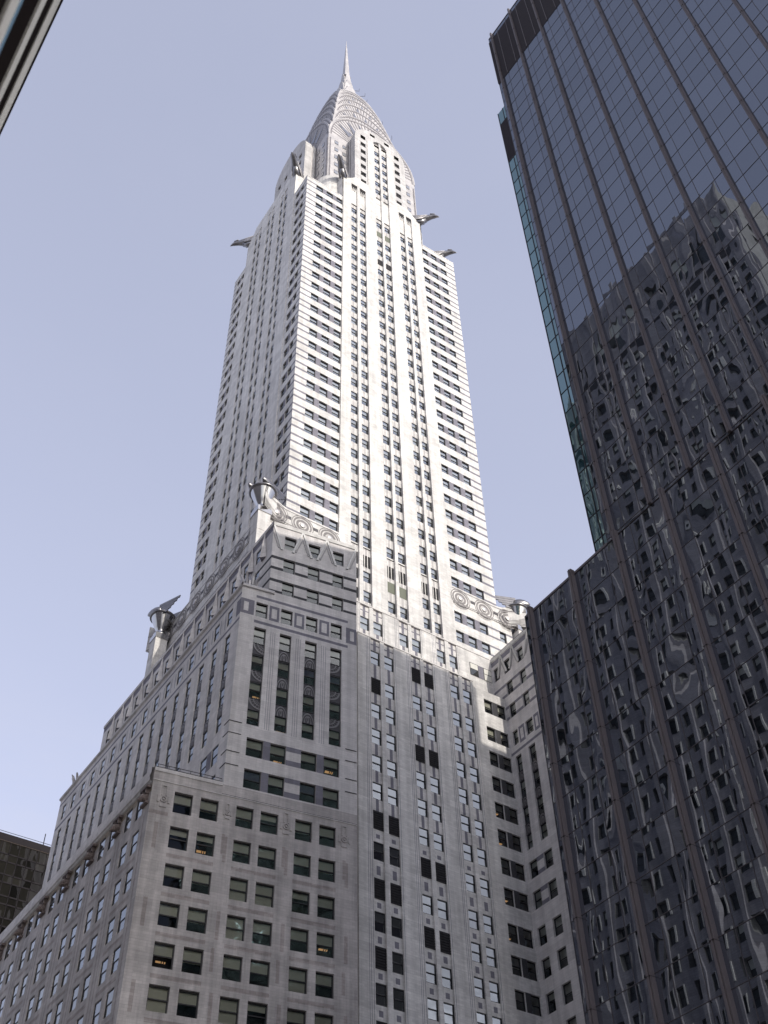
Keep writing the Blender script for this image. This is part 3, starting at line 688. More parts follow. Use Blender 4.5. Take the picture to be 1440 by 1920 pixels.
# ---- the two stepped blocks under the east front
def setback(name, x, u0, u1, ztop, zbot, bayz, rows, louv, objs):
    mb = MB(); F = facade(x, CY, 0, 1)
    cols = [c for b in bayz for c in b]
    P = [u0]+[q for b in bayz for q in (b[0][0]-.25, b[-1][1]+.22)]+[u1]
    holes = [(a, b, zbot, ztop, .16) for a, b in cols]
    gr = [(u, u+.05, zbot, ztop, GREYB) for b in bayz for u in (b[0][0]-.62, b[0][0]-.42, b[0][0]-.16, b[-1][1]+.14)]
    wall(mb, F, u0, u1, zbot, ztop, holes, WHITE, gr, .16)
    gl = []
    for i, (a, b) in enumerate(cols):
        hs_, ps = [], []
        for zt in rows:
            if (i, zt) in louv: gl.append((a, b, zt-2.05, zt+.05)); continue
            hs_.append((a, b, zt-1.95, zt))
        for zt, zl in zip(rows, [ztop+2]+rows):
            lo, hi = zt, min(zl-1.95, ztop)
            if zt > 59.4: ps += stripes(a, b, lo+.02, hi, GREYB, PALEG)
            elif zt > 55.3: ps.append((a+.42, b-.42, lo+.4, hi-.6, GREYB))
            else: ps.append((a+.42, b-.42, lo+.35, hi-.45, GREYB))
        ps.append((a, b, ztop-.9, ztop-.72, GREYB))
        wall(mb, F, a, b, zbot, ztop, hs_, WHITE, ps, .12, -.16)
        for h in hs_:
            if objs and h[3] < objs: win_obj(part_root, F, *h, -.25, 'bay', .1)
            else: win_into(ws, F, *h, -.25, 'bay', .05)
    mb.fbox(F, u0, u1, ztop-.02, ztop+.14, -.6, .06, PALEG)
    mb.fquad(F, u0, u1, zbot, ztop, -1.6, DARK)
    mb.face([F(u1,zbot,0),F(u1,zbot,-1.5),F(u1,ztop,-1.5),F(u1,ztop,0)], WHITE); mb.face([F(u0,zbot,0),F(u0,zbot,-1.5),F(u0,ztop,-1.5),F(u0,ztop,0)], WHITE)
    o = part(name, mb, SK)
    for a, b, c, e in gl:
        q = MB(); q.fquad(F, a, b, c, e, -.15, LOUV)
        for k in range(8): q.face([F(a,c+.02+k*.26,-.08),F(b,c+.02+k*.26,-.08),F(b,c+k*.26+.2,-.14),F(a,c+k*.26+.2,-.14)], LOUV)
        part('louver_grille', q, SK)
    return F
part_root = SK
B1 = [((-7.1,-5.8),(-5.25,-3.9)),((-1.55,-.22),(.28,1.62)),((3.95,5.25),(5.82,7.06))]
B2 = [((-7.05,-5.75),(-5.2,-3.88)),((-1.5,-.2),(.28,1.6)),((4.0,5.3),(5.8,7.1))]
setback('setback_block', -82.5, -12.4, 12.45, 91.85, 80, B1, [90.05, 86.7, 83.37], {}, 0)
LV = {}
for i, rr in ((0,(79.45,62.7,55.4,48.7)),(1,(62.7,55.4)),(2,(83.37,72.7,59.3,52.1)),(3,(83.37,72.7,59.3,52.1))):
    for z in rr: LV[(i, z)] = 1
rows2 = [z for z in FL if z < 84]
setback('setback_block', -80.5, -8.75, 7.45, 85.0, GZ, B2, rows2, LV, 58)
# recess beside the centre, with corner windows
F2 = facade(-80.78, CY, 0, 1); rc = MB(); hs_ = []; pa = []
for zt in FL[2:]:
    hs_ += [(9.1,10.4,zt-1.95,zt),(11.1,12.3,zt-1.95,zt),(-10.2,-8.9,zt-1.95,zt)]; pa.append((10.4,11.1,zt-1.95,zt,DARKB))
wall(rc, F2, 7.45, 12.42, GZ, 84.6, hs_, WHITE, pa, .25); rc2 = MB(); wall(rc2, F2, -12.4, -8.75, GZ, 84.6, hs_, WHITE, [], .25); part('recess_wall', rc2, SK)
for h in hs_: win_into(ws, F2, *h, -.25, 'base', .12)
rc.face([F2(7.4,84.6,0),F2(12.42,84.6,0),F2(12.42,84.6,-2),F2(7.4,84.6,-2)], ROOF)
F1 = facade(-82.48, CY, 0, 1)
part('recess_wall', rc, SK)
r1 = MB(); r1.fquad(F1, 8.9, 10.2, 88.1, 90.05, .02, FRAME); r1.fquad(F1, 8.98, 10.12, 88.15, 89.05, .04, PANE); r1.fquad(F1, 8.98, 10.12, 89.15, 89.95, .04, BLIND[0])
r1.fquad(F1, 10.2, 11.0, 88.1, 90.05, .02, GREYB); r1.fquad(F1, 11.0, 12.25, 88.1, 90.05, .02, FRAME); r1.fquad(F1, 11.08, 12.2, 88.15, 89.05, .04, BLIND[0]); r1.fquad(F1, 11.08, 12.2, 89.15, 89.95, .04, BLIND[0])
part('recess_window', r1, SK)
# ---- south wing: three blocks stepping back from the side street, east fronts in one slanted plane
AS = R(9.75); NEx, NEy = -75.056, 49.247
SE = facade(NEx, NEy, math.sin(AS), math.cos(AS))          # s runs north, 0 at the north corner
s1, s2, s3 = -18.85, -12.72, -9.88
P1, P2, P3 = SE(s1, 0), SE(s2, 0), SE(s3, 0)
y1, y2, y3 = P1[1], P2[1], P3[1]
W1, W2, W3 = -150, -123.4, -120.7
z1, z2, z3 = 57.2, 81.45, 91.8
# lowest block
b1 = MB()
E1c = [(-16.85,-15.23),(-14.54,-12.94),(-11.33,-9.77),(-9.11,-7.48),(-5.9,-4.32),(-3.63,-2.05)]
rows1 = [z for z in FL if z < 56]
hs_ = [(a, b, zt-2.0, zt) for zt in rows1 for a, b in E1c]; pa = []
for i, zt in enumerate(rows1):
    if i: 
        for a, b in ((-16.9,-12.9),(-11.35,-7.45),(-5.95,-2.0)): pa.append((a, b, zt-2.85, zt-2.5, STONEB))
    for u in (-18.2,-12.2,-6.75,-1.2):
        if i % 2 == 0: pa.append((u, u+.32, zt-5.6, zt-3.2, STONEB))
    if i: pa += [(u, u+.3, zt-1.6, zt+.3, STONEB) for u in (-12.4,-7.0,-1.4) if i % 3 == 1]
pa += [(-12.75,0,z1-.98,z1-.93,DARKB), (s1,-17.2,52.9,53.25,STONEB)]
wall(b1, SE, s1, 0, GZ, 57.2, hs_, STONE, pa, .28)
LMP = {(1,1),(5,3),(0,4),(0,5)}
for h in hs_:
    k = (E1c.index((h[0],h[1])), rows1.index(h[3]))
    if k[1] < 8: win_obj(SK, SE, *h, -.26, 'base', 1.0 if k in LMP else .02, blind=1, ln=(1 if k in ((0,0),(1,0),(4,0),(5,0),(2,2),(3,2)) and k[1] else None))
    else: win_into(ws, SE, *h, -.26, 'base')
S1 = facade(P1[0], y1, 1, 0)                                # u = 0 at the south-east corner, negative to the west
S1c = []
for k in range(13):
    o_ = -5.46*k-(79.7-78.24); S1c += [(o_-1.36, o_), (o_-3.57, o_-2.2)]
hs1 = [(a, b, zt-2.0, zt) for zt in rows1 for a, b in S1c]; pa1 = []
for k in range(13):
    o_ = -5.46*k-(79.7-78.24)
    for i, zt in enumerate(rows1):
        if i: pa1.append((o_-3.6, o_+.05, zt-2.85, zt-2.5, STONEB))
    pa1 += [(o_+.55, o_+.75, 30, 53, STONEB), (o_-4.3, o_-4.1, 30, 53, STONEB)]
pa1 += [(-72, 0, 55.02, 55.75, SHELL)]
wall(b1, S1, W1-P1[0], 0, GZ, 57.2, hs1, STONE, pa1, .14)
for h in hs1: win_into(ws, S1, *h, -.1, 'bay')
b1.face([(P1[0]-.3,y1+.3,56.6),(NEx-.3,NEy,56.6),(-150,NEy,56.6),(-150,y1+.3,56.6)], ROOF)
b1.face([SE(0,GZ,0),(-80.6,NEy,GZ),(-80.6,NEy,57.2),SE(0,57.2,0)], STONE)
b1.face([SE(-.4,GZ,-1.5),SE(s1+1.5,GZ,-1.5),SE(s1+1.5,56.5,-1.5),SE(-.4,56.5,-1.5)], DARK)
part('south_block', b1, SK)
def cornice(name, F, u0, u1, prof, mat, parent=SK):
    mb = MB()
    mb.loft([[F(u0,z,d) for d, z in prof], [F(u1,z,d) for d, z in prof]], mat, close=False, caps=False)
    return part(name, mb, parent)
cornice('cornice', S1, W1-P1[0], .0, [(0,55.75),(.12,55.8),(.2,55.95),(.3,56.0),(.34,56.5),(.26,56.6),(.26,57.25),(-.4,57.3)], PALEG)
cornice('coping', SE, s1, -12.75, [(0,57.0),(.07,57.02),(.08,57.35),(-.45,57.35)], PALEG)
cornice('coping', SE, s1, 0, [(0,56.08),(.06,56.1),(.06,56.18),(0,56.2)], PALEG)
CARVED = mat_wall('dark_brown_stone', (.2,.16,.15), .1, .3)  # dark brown stone of the carved heads
def corbel(F, u, z):
    STONE = CARVED; mb = MB(); rr = []
    for d, r, dz in ((-.1,.42,.1),(.2,.45,.08),(.34,.36,-.02),(.5,.38,-.1),(.62,.26,-.16),(.74,.2,-.3),(.8,.06,-.34)):
        rr.append([F(u+r*.8*math.cos(2*math.pi*j/12), z+dz+r*math.sin(2*math.pi*j/12), d) for j in range(12)])
    mb.loft(rr, STONE)
    for q in (-1, 1): mb.fbox(F, u+q*.3-.1, u+q*.3+.1, z+.3, z+.75, -.05, .35, STONE); mb.fbox(F, u+q*.16-.06, u+q*.16+.06, z+.02, z+.14, .4, .6, STONEB)
    mb.fbox(F, u-.55, u+.55, z-.7, z-.5, -.05, .3, STONE); mb.fbox(F, u-.7, u+.7, z+.75, z+.95, -.05, .4, STONE)
    part('carved_head', mb, SK, False)
for k in range(11): corbel(S1, -(79.29-78.24)+.25-5.46*k, 54.6)
def relief(F, u, z, sc_=1.0):
    mb = MB()
    for i in range(14):
        t0, t1 = 2*math.pi*i/14, 2*math.pi*(i+1)/14
        mb.loft([[F(u+r*sc_*math.cos(t), z+r*sc_*math.sin(t), d) for r, d in ((.3,0),(.3,.1),(.2,.1),(.2,0))] for t in (t0, t1)], STONE, close=False, caps=False)
    mb.fbox(F, u-.08*sc_, u+.08*sc_, z-.08*sc_, z+.08*sc_, 0, .12, STONE)
    for q in (-1, 1): mb.fbox(F, u+q*.46*sc_-.1*sc_, u+q*.46*sc_+.1*sc_, z-.32*sc_, z+.3*sc_, 0, .08, STONE); mb.fbox(F, u+q*.2*sc_-.05, u+q*.2*sc_+.05, z+.35*sc_, z+1.3*sc_, 0, .07, STONE)
    mb.fbox(F, u-.25*sc_, u+.25*sc_, z+1.25*sc_, z+1.4*sc_, 0, .08, STONE); mb.fbox(F, u-.3*sc_, u+.3*sc_, z-.75*sc_, z-.4*sc_, 0, .07, STONE)
    part('stone_relief', mb, SK)
for u, q in ((-17.75,1.0),(-12.1,.7),(-6.75,1.0),(-1.25,1.0)): relief(SE, u, 54.4, q)
rl = MB()
for k in range(2): rl.bar(SE(s1+.2,57.62+.28*k,-.25), SE(-12.8,57.62+.28*k,-.25), .03, FRAME)
for k in range(7): rl.bar(SE(s1+.3+.97*k,57.3,-.25), SE(s1+.3+.97*k,57.92,-.25), .03, FRAME)
part('roof_railing', rl, SK)
# middle block
b2 = MB()
E2c = [(-11.1,-9.86),(-8.39,-7.14),(-5.66,-4.39),(-2.9,-1.66)]
E2p = [(-10.93,-9.3),(-8.63,-7.09),(-5.62,-4.05),(-3.36,-1.78)]
hT = [(a, b, 64.15, 76.1, .32) for a, b in E2c]; hW = [(a, b, 79.45-1.95, 79.45) for a, b in E2c]; hP = [(a, b, zt-2.0, zt) for zt in (62.72, 59.35) for a, b in E2p]
pa = []
for (a, b), (c, e) in zip(E2c, E2c[1:]):
    pa += [(b+.2, c-.2, 77.45, 79.45, GREYB), (b+.45, c-.45, 77.8, 79.1, WHITE), (b+.5, b+.54, 64, 76, GREYB), ((b+c)/2-.02, (b+c)/2+.02, 64, 76, GREYB), (c-.54, c-.5, 64, 76, GREYB)]
pa += [(-11.15,-1.0,80.02,80.36,GREYB), (-11.2,-1.0,76.62,76.98,GREYB), (s2,-11.3,77.5,79.5,GREYB), (-12.4,-11.9,77.9,79.1,PALEG), (-1.2,0,77.3,79.4,GREYB), (-.75,-.3,77.7,79.0,PALEG)]
for zt in (62.72, 59.35):
    pa += [(-9.3,-8.63,zt-2.0,zt,GREYB), (-4.05,-3.36,zt-2.0,zt,GREYB), (-7.09,-5.62,zt-.5,zt+.02,GREYB), (-7.09,-5.62,zt-2.02,zt-1.45,GREYB)]
wall(b2, SE, s2, 0, 57.2, z2, hT+hW+hP, PALEG, [p if p[4] is not WHITE else (*p[:4], PALEG) for p in pa], .28)
for h in hW: win_obj(SK, SE, *h, -.26, 'base', .0, blind=1, ln=.5)
for i, h in enumerate(hP): win_obj(SK, SE, *h, -.26, 'base', 1.0 if i in (1,3) else 0, blind=3 if i in (4,6) else 1, ln=.5)
CARVE = {}
def carve(w_, fan):
    if (w_, fan) in CARVE: return CARVE[(w_, fan)]
    F = facade(0, 0, 1, 0); mb = MB(); hw = w_/2
    mb.fbox(F, -hw, hw, 0, 1.28, -.1, 0, SPAND)
    def arcs(cx, cz, rx, rz, th, t0=0, t1=math.pi):
        n = 14
        for i in range(n):
            a, b = t0+(t1-t0)*i/n, t0+(t1-t0)*(i+1)/n
            P = lambda t, k: (max(-hw, min(hw, cx+rx*k*math.cos(t))), max(0, min(1.28, cz+rz*k*math.sin(t))))
            (x0,zz0),(x1,zz1),(x2,zz2),(x3,zz3) = P(a,1),P(b,1),P(b,1-th),P(a,1-th)
            mb.loft([[F(x0,zz0,0),F(x1,zz1,0),F(x2,zz2,0),F(x3,zz3,0)],[F(x0,zz0,.05),F(x1,zz1,.05),F(x2,zz2,.05),F(x3,zz3,.05)]], SPANL)
    if not fan:
        arcs(0, .0, hw*.95, 1.2, .12); arcs(0, .0, hw*.62, .9, .14); arcs(0, .45, .13, .42, .5, 0, 2*math.pi)
        for q in (-1, 1): mb.fbox(F, q*.3-.04, q*.3+.04, 0, .5, 0, .05, SPANL)
    else:
        q = fan
        arcs(q*hw, 1.28, w_*.95, 1.15, .14, math.pi, 2*math.pi); arcs(q*hw, 1.28, w_*.6, .75, .14, math.pi, 2*math.pi)
        for k in range(5):
            t = math.pi+math.pi*(k+.5)/10 if q > 0 else 2*math.pi-math.pi*(k+.5)/10
            mb.bar(F(max(-hw,min(hw,q*hw+.3*math.cos(t))),1.28+.3*math.sin(t),.02), F(max(-hw,min(hw,q*hw+w_*.85*math.cos(t))),max(.02,1.28+1.0*math.sin(t)),.02), .035, SPANL, 4)
    CARVE[(w_, fan)] = mb.mesh('carved_spandrel'); return CARVE[(w_, fan)]
def put_carve(F, a, b, z, d, fan, sz=1.0):
    o = bpy.data.objects.new('carved_spandrel', carve(round(b-a, 2), fan)); COL.objects.link(o); o.parent = SK
    o.location = Vector(F((a+b)/2, z, d))-wpos(SK); o.rotation_euler.z = math.atan2(F.U.y, F.U.x)
for i, (a, b) in enumerate(E2c):
    for k, zt in enumerate((76.1, 72.72, 69.36, 66.1)):
        win_obj(SK, SE, a, b, zt-1.95 if k < 3 else 64.17, zt, -.28, 'base', 1.0 if (i, k) in ((0,2),(1,3)) else 0, blind=3 if (i, k) in ((2,1),(3,1)) else 1, ln=rnd.choice((.5,.5,.45,.55)))
        if k < 3: put_carve(SE, a, b, zt-1.95-1.38, -.2, (1, 0, 0, -1)[i])
S2 = facade(P2[0], y2, 1, 0)
c0 = P2[0]
S2c = [(-78.96-2.795*k-1.12-c0, -78.96-2.795*k-c0) for k in range(16)]
hT2 = [(a, b, 64.15, 76.0, .2) for a, b in S2c]; hW2 = [(a, b, 79.4-1.95, 79.4) for a, b in S2c]; hP2 = []
for k in range(8):
    o_ = -79.0-5.55*k-c0
    for zt in (62.6, 59.3): hP2 += [(o_-1.3, o_, zt-2, zt), (o_-3.56, o_-2.26, zt-2, zt)]
pa2 = [(W2-c0, 0, 76.55, 76.9, GREYB), (W2-c0, 0, 80.0, 80.3, GREYB), (-.9, 0, 77.4, 79.5, GREYB)]
for (a, b), (c, e) in zip(S2c[1:], S2c): pa2 += [(b+.3, b+.42, 77.45, 79.4, GREYB), (c-.42, c-.3, 77.45, 79.4, GREYB)]
for k in range(8):
    o_ = -79.0-5.55*k-c0
    for zt in (62.6, 59.3): pa2.append((o_-2.26, o_-1.3, zt-2, zt, GREYB))
wall(b2, S2, W2-c0, 0, 56.5, z2, hT2+hW2+hP2, PALEG, pa2, .14)
for h in hW2+hP2: win_into(ws, S2, *h, -.1, 'bay')
pend = []
for i, (a, b) in enumerate(S2c):
    for k, zt in enumerate((76.0, 72.65, 69.3, 66.0)):
        win_into(ws, S2, a, b, zt-1.95 if k < 3 else 64.17, zt, -.14, 'bay')
        if k < 3: pend.append((a, b, zt-1.95-1.38))
for a, b, z in pend: put_carve(S2, a, b, z, -.08, 0)
b2.face([(P2[0]-.3,y2+.3,81.1),(NEx-.3,NEy,81.1),(W2,NEy,81.1),(W2,y2+.3,81.1)], ROOF)
b2.face([SE(0,57.2,0),(-80.6,NEy,57.2),(-80.6,NEy,z2),SE(0,z2,0)], PALEG)
b2.face([(W2,y2,56),(W2,NEy,56),(W2,NEy,z2),(W2,y2,z2)], PALEG)
b2.face([SE(-.4,57.2,-1.5),SE(s2+1.5,57.2,-1.5),SE(s2+1.5,81,-1.5),SE(-.4,81,-1.5)], DARK)
for zz in (64.1, 62.8, 60.8, 59.4):                        # quoin breaks on both edges
    for u in (s2, -1.2): b2.fbox(SE, u, u+(1.2 if u < -5 else 1.15), zz-.03, zz+.03, -.02, .05, DARKB)
    b2.fbox(S2, -1.0, 0.04, zz-.03, zz+.03, -.02, .05, DARKB)
part('south_block', b2, SK)
cornice('coping', SE, s2, s3+.6, [(0,81.05),(.16,81.1),(.2,81.3),(.1,81.5),(-.5,81.5)], STEEL)
cornice('coping', S2, W2-c0, .15, [(0,80.9),(.22,81.0),(.25,81.2),(.12,81.5),(-.5,81.5)], PALEG)
def finial(x, y, z):
    mb = MB(); mb.lathe((x,y,z), [(.75,0),(.75,.2),(.5,.35),(.55,.6),(.6,1.6),(.45,2.1),(.3,2.3),(.12,2.5),(.05,3.0)], STEELD, 12)
    for j in range(8):
        t = 2*math.pi*j/8; c, s = math.cos(t), math.sin(t)
        P = lambda r, h, w_: Vector((x+c*r-s*w_, y+s*r+c*w_, z+h))
        mb.loft([[P(.5,.2,-.07),P(.78,.9,-.1),P(.95,1.9,-.13),P(1.15,2.35,-.1),P(.85,2.2,-.1),P(.55,1.6,-.08)],[P(.5,.2,.07),P(.78,.9,.1),P(.95,1.9,.13),P(1.15,2.35,.1),P(.85,2.2,.1),P(.55,1.6,.08)]], STEEL)
    part('roof_finial', mb, SK)
finial(P2[0]-1.2, y2+1.3, 81.4); finial(W2+2.0, y2+1.2, 81.4)
# upper block with chevrons
b3 = MB()
E3c = [(-8.48,-7.15),(-5.7,-4.32),(-2.82,-1.52)]
h3 = [(a, b, zt-1.98, zt) for zt in (90.15, 86.76, 83.38) for a, b in E3c]; pa = []
for zt in (86.76, 83.38): pa += [(s3, 0, zt-.42, zt, DARKB), (s3, 0, zt-2.0, zt-1.6, DARKB)]
wall(b3, SE, s3, 0, z2, z3, h3, PALEG, pa, .28)
for i, h in enumerate(h3): win_obj(SK, SE, *h, -.26, 'base', 0, blind=2 if i == 0 else 1, ln=1 if i == 0 else .5)
S3 = facade(P3[0], y3, 1, 0); c3 = P3[0]
S3c = [(-79.3-2.77*k-1.12-c3, -79.3-2.77*k-c3) for k in range(15)]
h3s = [(a, b, zt-1.95, zt) for zt in (90.0, 86.7, 83.35) for a, b in S3c]; pa3 = []
for zt in (86.7, 83.35): pa3 += [(W3-c3, 0, zt-.4, zt, DARKB), (W3-c3, 0, zt-1.95, zt-1.6, DARKB)]
pa3 += [(W3-c3, 0, 90.6, 91.7, GREYB)]
wall(b3, S3, W3-c3, 0, z2-1, z3, h3s, PALEG, pa3, .14)
for h in h3s: win_into(ws, S3, *h, -.1, 'bay')
b3.face([(P3[0]-.3,y3+.3,91.4),(NEx-.3,NEy,91.4),(W3,NEy,91.4),(W3,y3+.3,91.4)], ROOF)
b3.face([SE(0,z2,0),(-83,NEy,z2),(-83,NEy,z3),SE(0,z3,0)], PALEG)
b3.face([(W3,y3,80),(W3,NEy,80),(W3,NEy,z3),(W3,y3,z3)], PALEG)
b3.face([SE(-.4,z2,-1.5),SE(s3+1.5,z2,-1.5),SE(s3+1.5,91.3,-1.5),SE(-.4,91.3,-1.5)], DARK)
part('south_block', b3, SK)
cornice('coping', SE, s3, 0, [(0,91.3),(.1,91.35),(.12,91.85),(-.5,91.9)], WHITE)
cornice('coping', S3, W3-c3, 0.1, [(0,91.4),(.1,91.42),(.12,91.85),(-.5,91.9)], PALEG)
CHEV = mat_metal('chevron_metal', (.5,.49,.48), .5, .2); CHEV2 = mat_metal('chevron_inner_metal', (.3,.29,.29), .5, .2)
def chevron(F, u, zt, hw=1.35, zb=87.6, half=0):
    """nested inverted V in pale metal between the windows"""
    mb = MB()
    for off, th, mt, d in ((0,.3,CHEV,.1),(.75,.2,CHEV2,.06)):
        for q in (-1, 1):
            if half and q != half: continue
            top = (u, zt-off*1.7); bot = (u+q*hw*(1-off*.42), zb+off*.25)
            mb.loft([[F(top[0],top[1],0),F(bot[0]-q*.02,bot[1],0),F(bot[0]-q*th,bot[1],0),F(top[0],top[1]-th*2.2,0)],[F(top[0],top[1],d),F(bot[0]-q*.02,bot[1],d),F(bot[0]-q*th,bot[1],d),F(top[0],top[1]-th*2.2,d)]], mt)
    part('chevron', mb, SK)
for u, hf in ((s3+.02,1),(-6.42,0),(-3.57,0),(-.05,-1)): chevron(SE, u, 91.85, 1.25, 87.9, hf)
def spike(F, u, z0=87.5, z1=91.75):
    mb = MB(); w_ = .52
    top = F(u, z1, .12)
    base = [F(u-w_,z0,0.02),F(u,z0,.55),F(u+w_,z0,.02)]
    mb.face([base[0],base[1],top], WHITE); mb.face([base[1],base[2],top], PALEG); mb.face([base[2],base[0],top], WHITE); mb.face(base[::-1], GREYB)
    part('spike_ornament', mb, SK)
for k in range(15): spike(S3, -79.3-2.77*k+.83-c3)
# ---- north wing: its south flank closes the court
nw = MB(); YN = 74.17; N1 = facade(-75.26, YN, 1, 0); cN = -75.26
zz_c = [(-82.25,-81.15),(-80.25,-79.1),(-77.72,-76.6)]; lo_c = [(-80.22,-78.95),(-77.85,-76.5)]
hn = [(a-cN, b-cN, 88.1, 90.05) for a, b in zz_c]+[(a-cN, b-cN, zt-1.95, zt) for zt in (86.72,83.37) for a, b in zz_c[1:]]
hn += [(a-cN, b-cN, zt-1.95, zt) for zt in FL[4:] for a, b in lo_c if zt < 64 or zt > 76.1]
tn = [(-77.9-cN, -76.75-cN, 64.15, 76.0, .3), (-80.2-cN, -79.2-cN, 64.15, 76.0, .3)]
hn += [(-77.85-cN, -76.6-cN, 77.5, 79.45), (-80.22-cN, -79.3-cN, 77.5, 79.45)]
hn = [h for h in hn if not (64 < h[3] < 76.2)]
pn = []
for zt in (86.72, 83.37): pn += [(-83-cN, 0, zt-.4, zt, GREYB), (-83-cN, 0, zt-1.95, zt-1.55, GREYB)]
pn += [(-83-cN, 0, 90.6, 91.3, GREYB), (-79.1-cN, -78.1-cN, 77.3, 79.5, GREYB), (-78.85-cN, -78.35-cN, 77.7, 79.1, PALEG), (-76.4-cN, -75.5-cN, 77.3, 79.5, GREYB), (-76.15-cN, -75.75-cN, 77.7, 79.1, PALEG), (-81-cN, 0, 76.4, 76.75, GREYB)]
for zt in (62.7, 59.3): pn += [(-78.95-cN, -77.85-cN, zt-.5, zt, GREYB), (-78.95-cN, -77.85-cN, zt-1.95, zt-1.5, GREYB)]
wall(nw, N1, -83-cN, 0, GZ, z3, hn+tn, PALEG, pn, .25)
for h in hn: win_into(ws, N1, *h, -.25, 'base', .1)
for t in tn:
    for k, zt in enumerate((76.0, 72.65, 69.3, 66.0)):
        win_into(ws, N1, t[0], t[1], zt-1.95 if k < 3 else 64.17, zt, -.27, 'base')
        if k < 3: put_carve(N1, t[0], t[1], zt-1.95-1.38, -.16, 0)
nw.face([(cN,YN,GZ),(cN+2,96,GZ),(cN+2,96,z3),(cN,YN,z3)], PALEG)
nw.face([(cN-.1,YN+.1,91.5),(cN+1.9,96,91.5),(-123,96,91.5),(-123,YN+.1,91.5)], ROOF)
nw.face([(-123,YN,60),(-123,96,60),(-123,96,z3),(-123,YN,z3)], PALEG); nw.face([(-123,96,GZ),(cN+2,96,GZ),(cN+2,96,z3),(-123,96,z3)], PALEG)
nw.fquad(N1, -83-cN, -.3, GZ, 91.4, -1.5, DARK)
part('north_block', nw, SK)
cornice('coping', N1, -83-cN, 0.08, [(0,91.35),(.08,91.4),(.1,91.85),(-.5,91.9)], WHITE)
for u in (-80.65, -78.4): chevron(N1, u-cN, 91.75, 1.0, 88.3)
chevron(N1, -.08, 91.75, 1.3, 88.3, -1)
rl = MB(); rl.bar(N1(-83-cN,92.4,-.3), N1(0,92.4,-.3), .03, FRAME)
for k in range(8): rl.bar(N1(-.2-k,91.8,-.3), N1(-.2-k,92.4,-.3), .03, FRAME)
part('roof_railing', rl, SK)
# base mass behind the fronts
bm2 = MB(); bm2.box((-124,49.3,GZ),(-82.2,96,85), DARK); part('core', bm2, SK)
o = part('small_windows', ws, SK); o['kind'] = 'stuff'
print('individual windows', NWIN[0])

# ------------------------------------------------------------------ dark glass office block on the right
YG = 34.1; K = YG/68
GROOT = root('glass_tower', (-10, 55, GZ), 'dark blue glass office tower with brown vertical fins reflecting a stone building', 'office tower')
CURT = mat_curtain('coated_blue_glass', (.010,.011,.014), .32, .0042, .8, (.64,.70,.81))
CURT2 = mat_curtain('teal_glass', (.012,.035,.04), .36, .012, .6, (.62,.86,.9), .6)
BRONZE = mat_plain('bronze_fin', (.135,.115,.12), .5, .4, .2, 1)
JOINT = mat_plain('joint_bronze', (.085,.075,.082), .5, .4, .2, 1)
BRONZ2 = mat_plain('bronze_joint', (.03,.022,.022), .5, .4, .2, 1)
LOUV2 = mat_plain('plant_louver', (.028,.022,.03), .6)
G0 = facade(0, YG, 1, 0); GL = facade(0, YG-.08, 1, 0)
H1 = 229.3*K; LB = 207.2*K; HL = 85.58*K
XW = -55.13*K; XE = 8.0
bodyg = MB()
bodyg.box((XW+.1, YG+.3, GZ), (XE, 57.5, H1-.3), DARK)
bodyg.box((-68.9*K+.1, YG+.05, GZ), (XE, 60, HL-.2), DARK)
bodyg.face([(-68.9*K,YG-.08,GZ),(-68.9*K,60,GZ),(-68.9*K,60,HL),(-68.9*K,YG-.08,HL)], CURT)
bodyg.face([(XW,YG,HL),(XW,57.5,HL),(XW,57.5,H1),(XW,YG,H1)], CURT)
bodyg.face([(-68.9*K,YG-.08,HL),(XW,YG-.08,HL),(XW,60,HL),(-68.9*K,60,HL)], LOUV2)
bodyg.face([(XW,YG,H1),(XE,YG,H1),(XE,57.5,H1),(XW,57.5,H1)], LOUV2)
part('wall', bodyg, GROOT)
panes = []
def field(F, xs, zs, mat, d=0.0):
    out = []
    for (a, b) in xs:
        for (c, e) in zs: out.append((F, a, b, c, e, d, mat))
    return out
fh = 8.06*K/2                                              # half a storey: vision glass and spandrel alternate
M1 = [(-54.02+5.6*i)*K for i in range(15)]                  # fins of the tower
ML = [(-67.7+7.02*i)*K for i in range(13)]                 # fins of the low block
def splits(m, w0, ends):
    xs = []
    prev = ends[0]
    for a, b in zip([ends[0]]+m, m+[ends[1]]):
        L_ = b-a
        if L_ < w0*.6: xs.append((a, b)); continue
        xs += [(a, a+L_*.28), (a+L_*.28, a+L_*.72), (a+L_*.72, b)]
    return xs
zl = [HL-fh*i for i in range(int((HL-8)/fh)+1)]
zu = [LB-fh*i for i in range(int((LB-HL)/fh)+2) if LB-fh*i > HL]; zu.append(HL)
xu = splits(M1, 2.5, (XW, XE)); xl = splits(ML, 3.2, (-68.9*K, XE))
panes += field(G0, xu, [(b, a) for a, b in zip(zu, zu[1:])], CURT)
panes += field(GL, xl, [(b, a) for a, b in zip(zl, zl[1:])], CURT)
panes += field(G0, xu, [(LB+20.0*K, H1)], CURT)
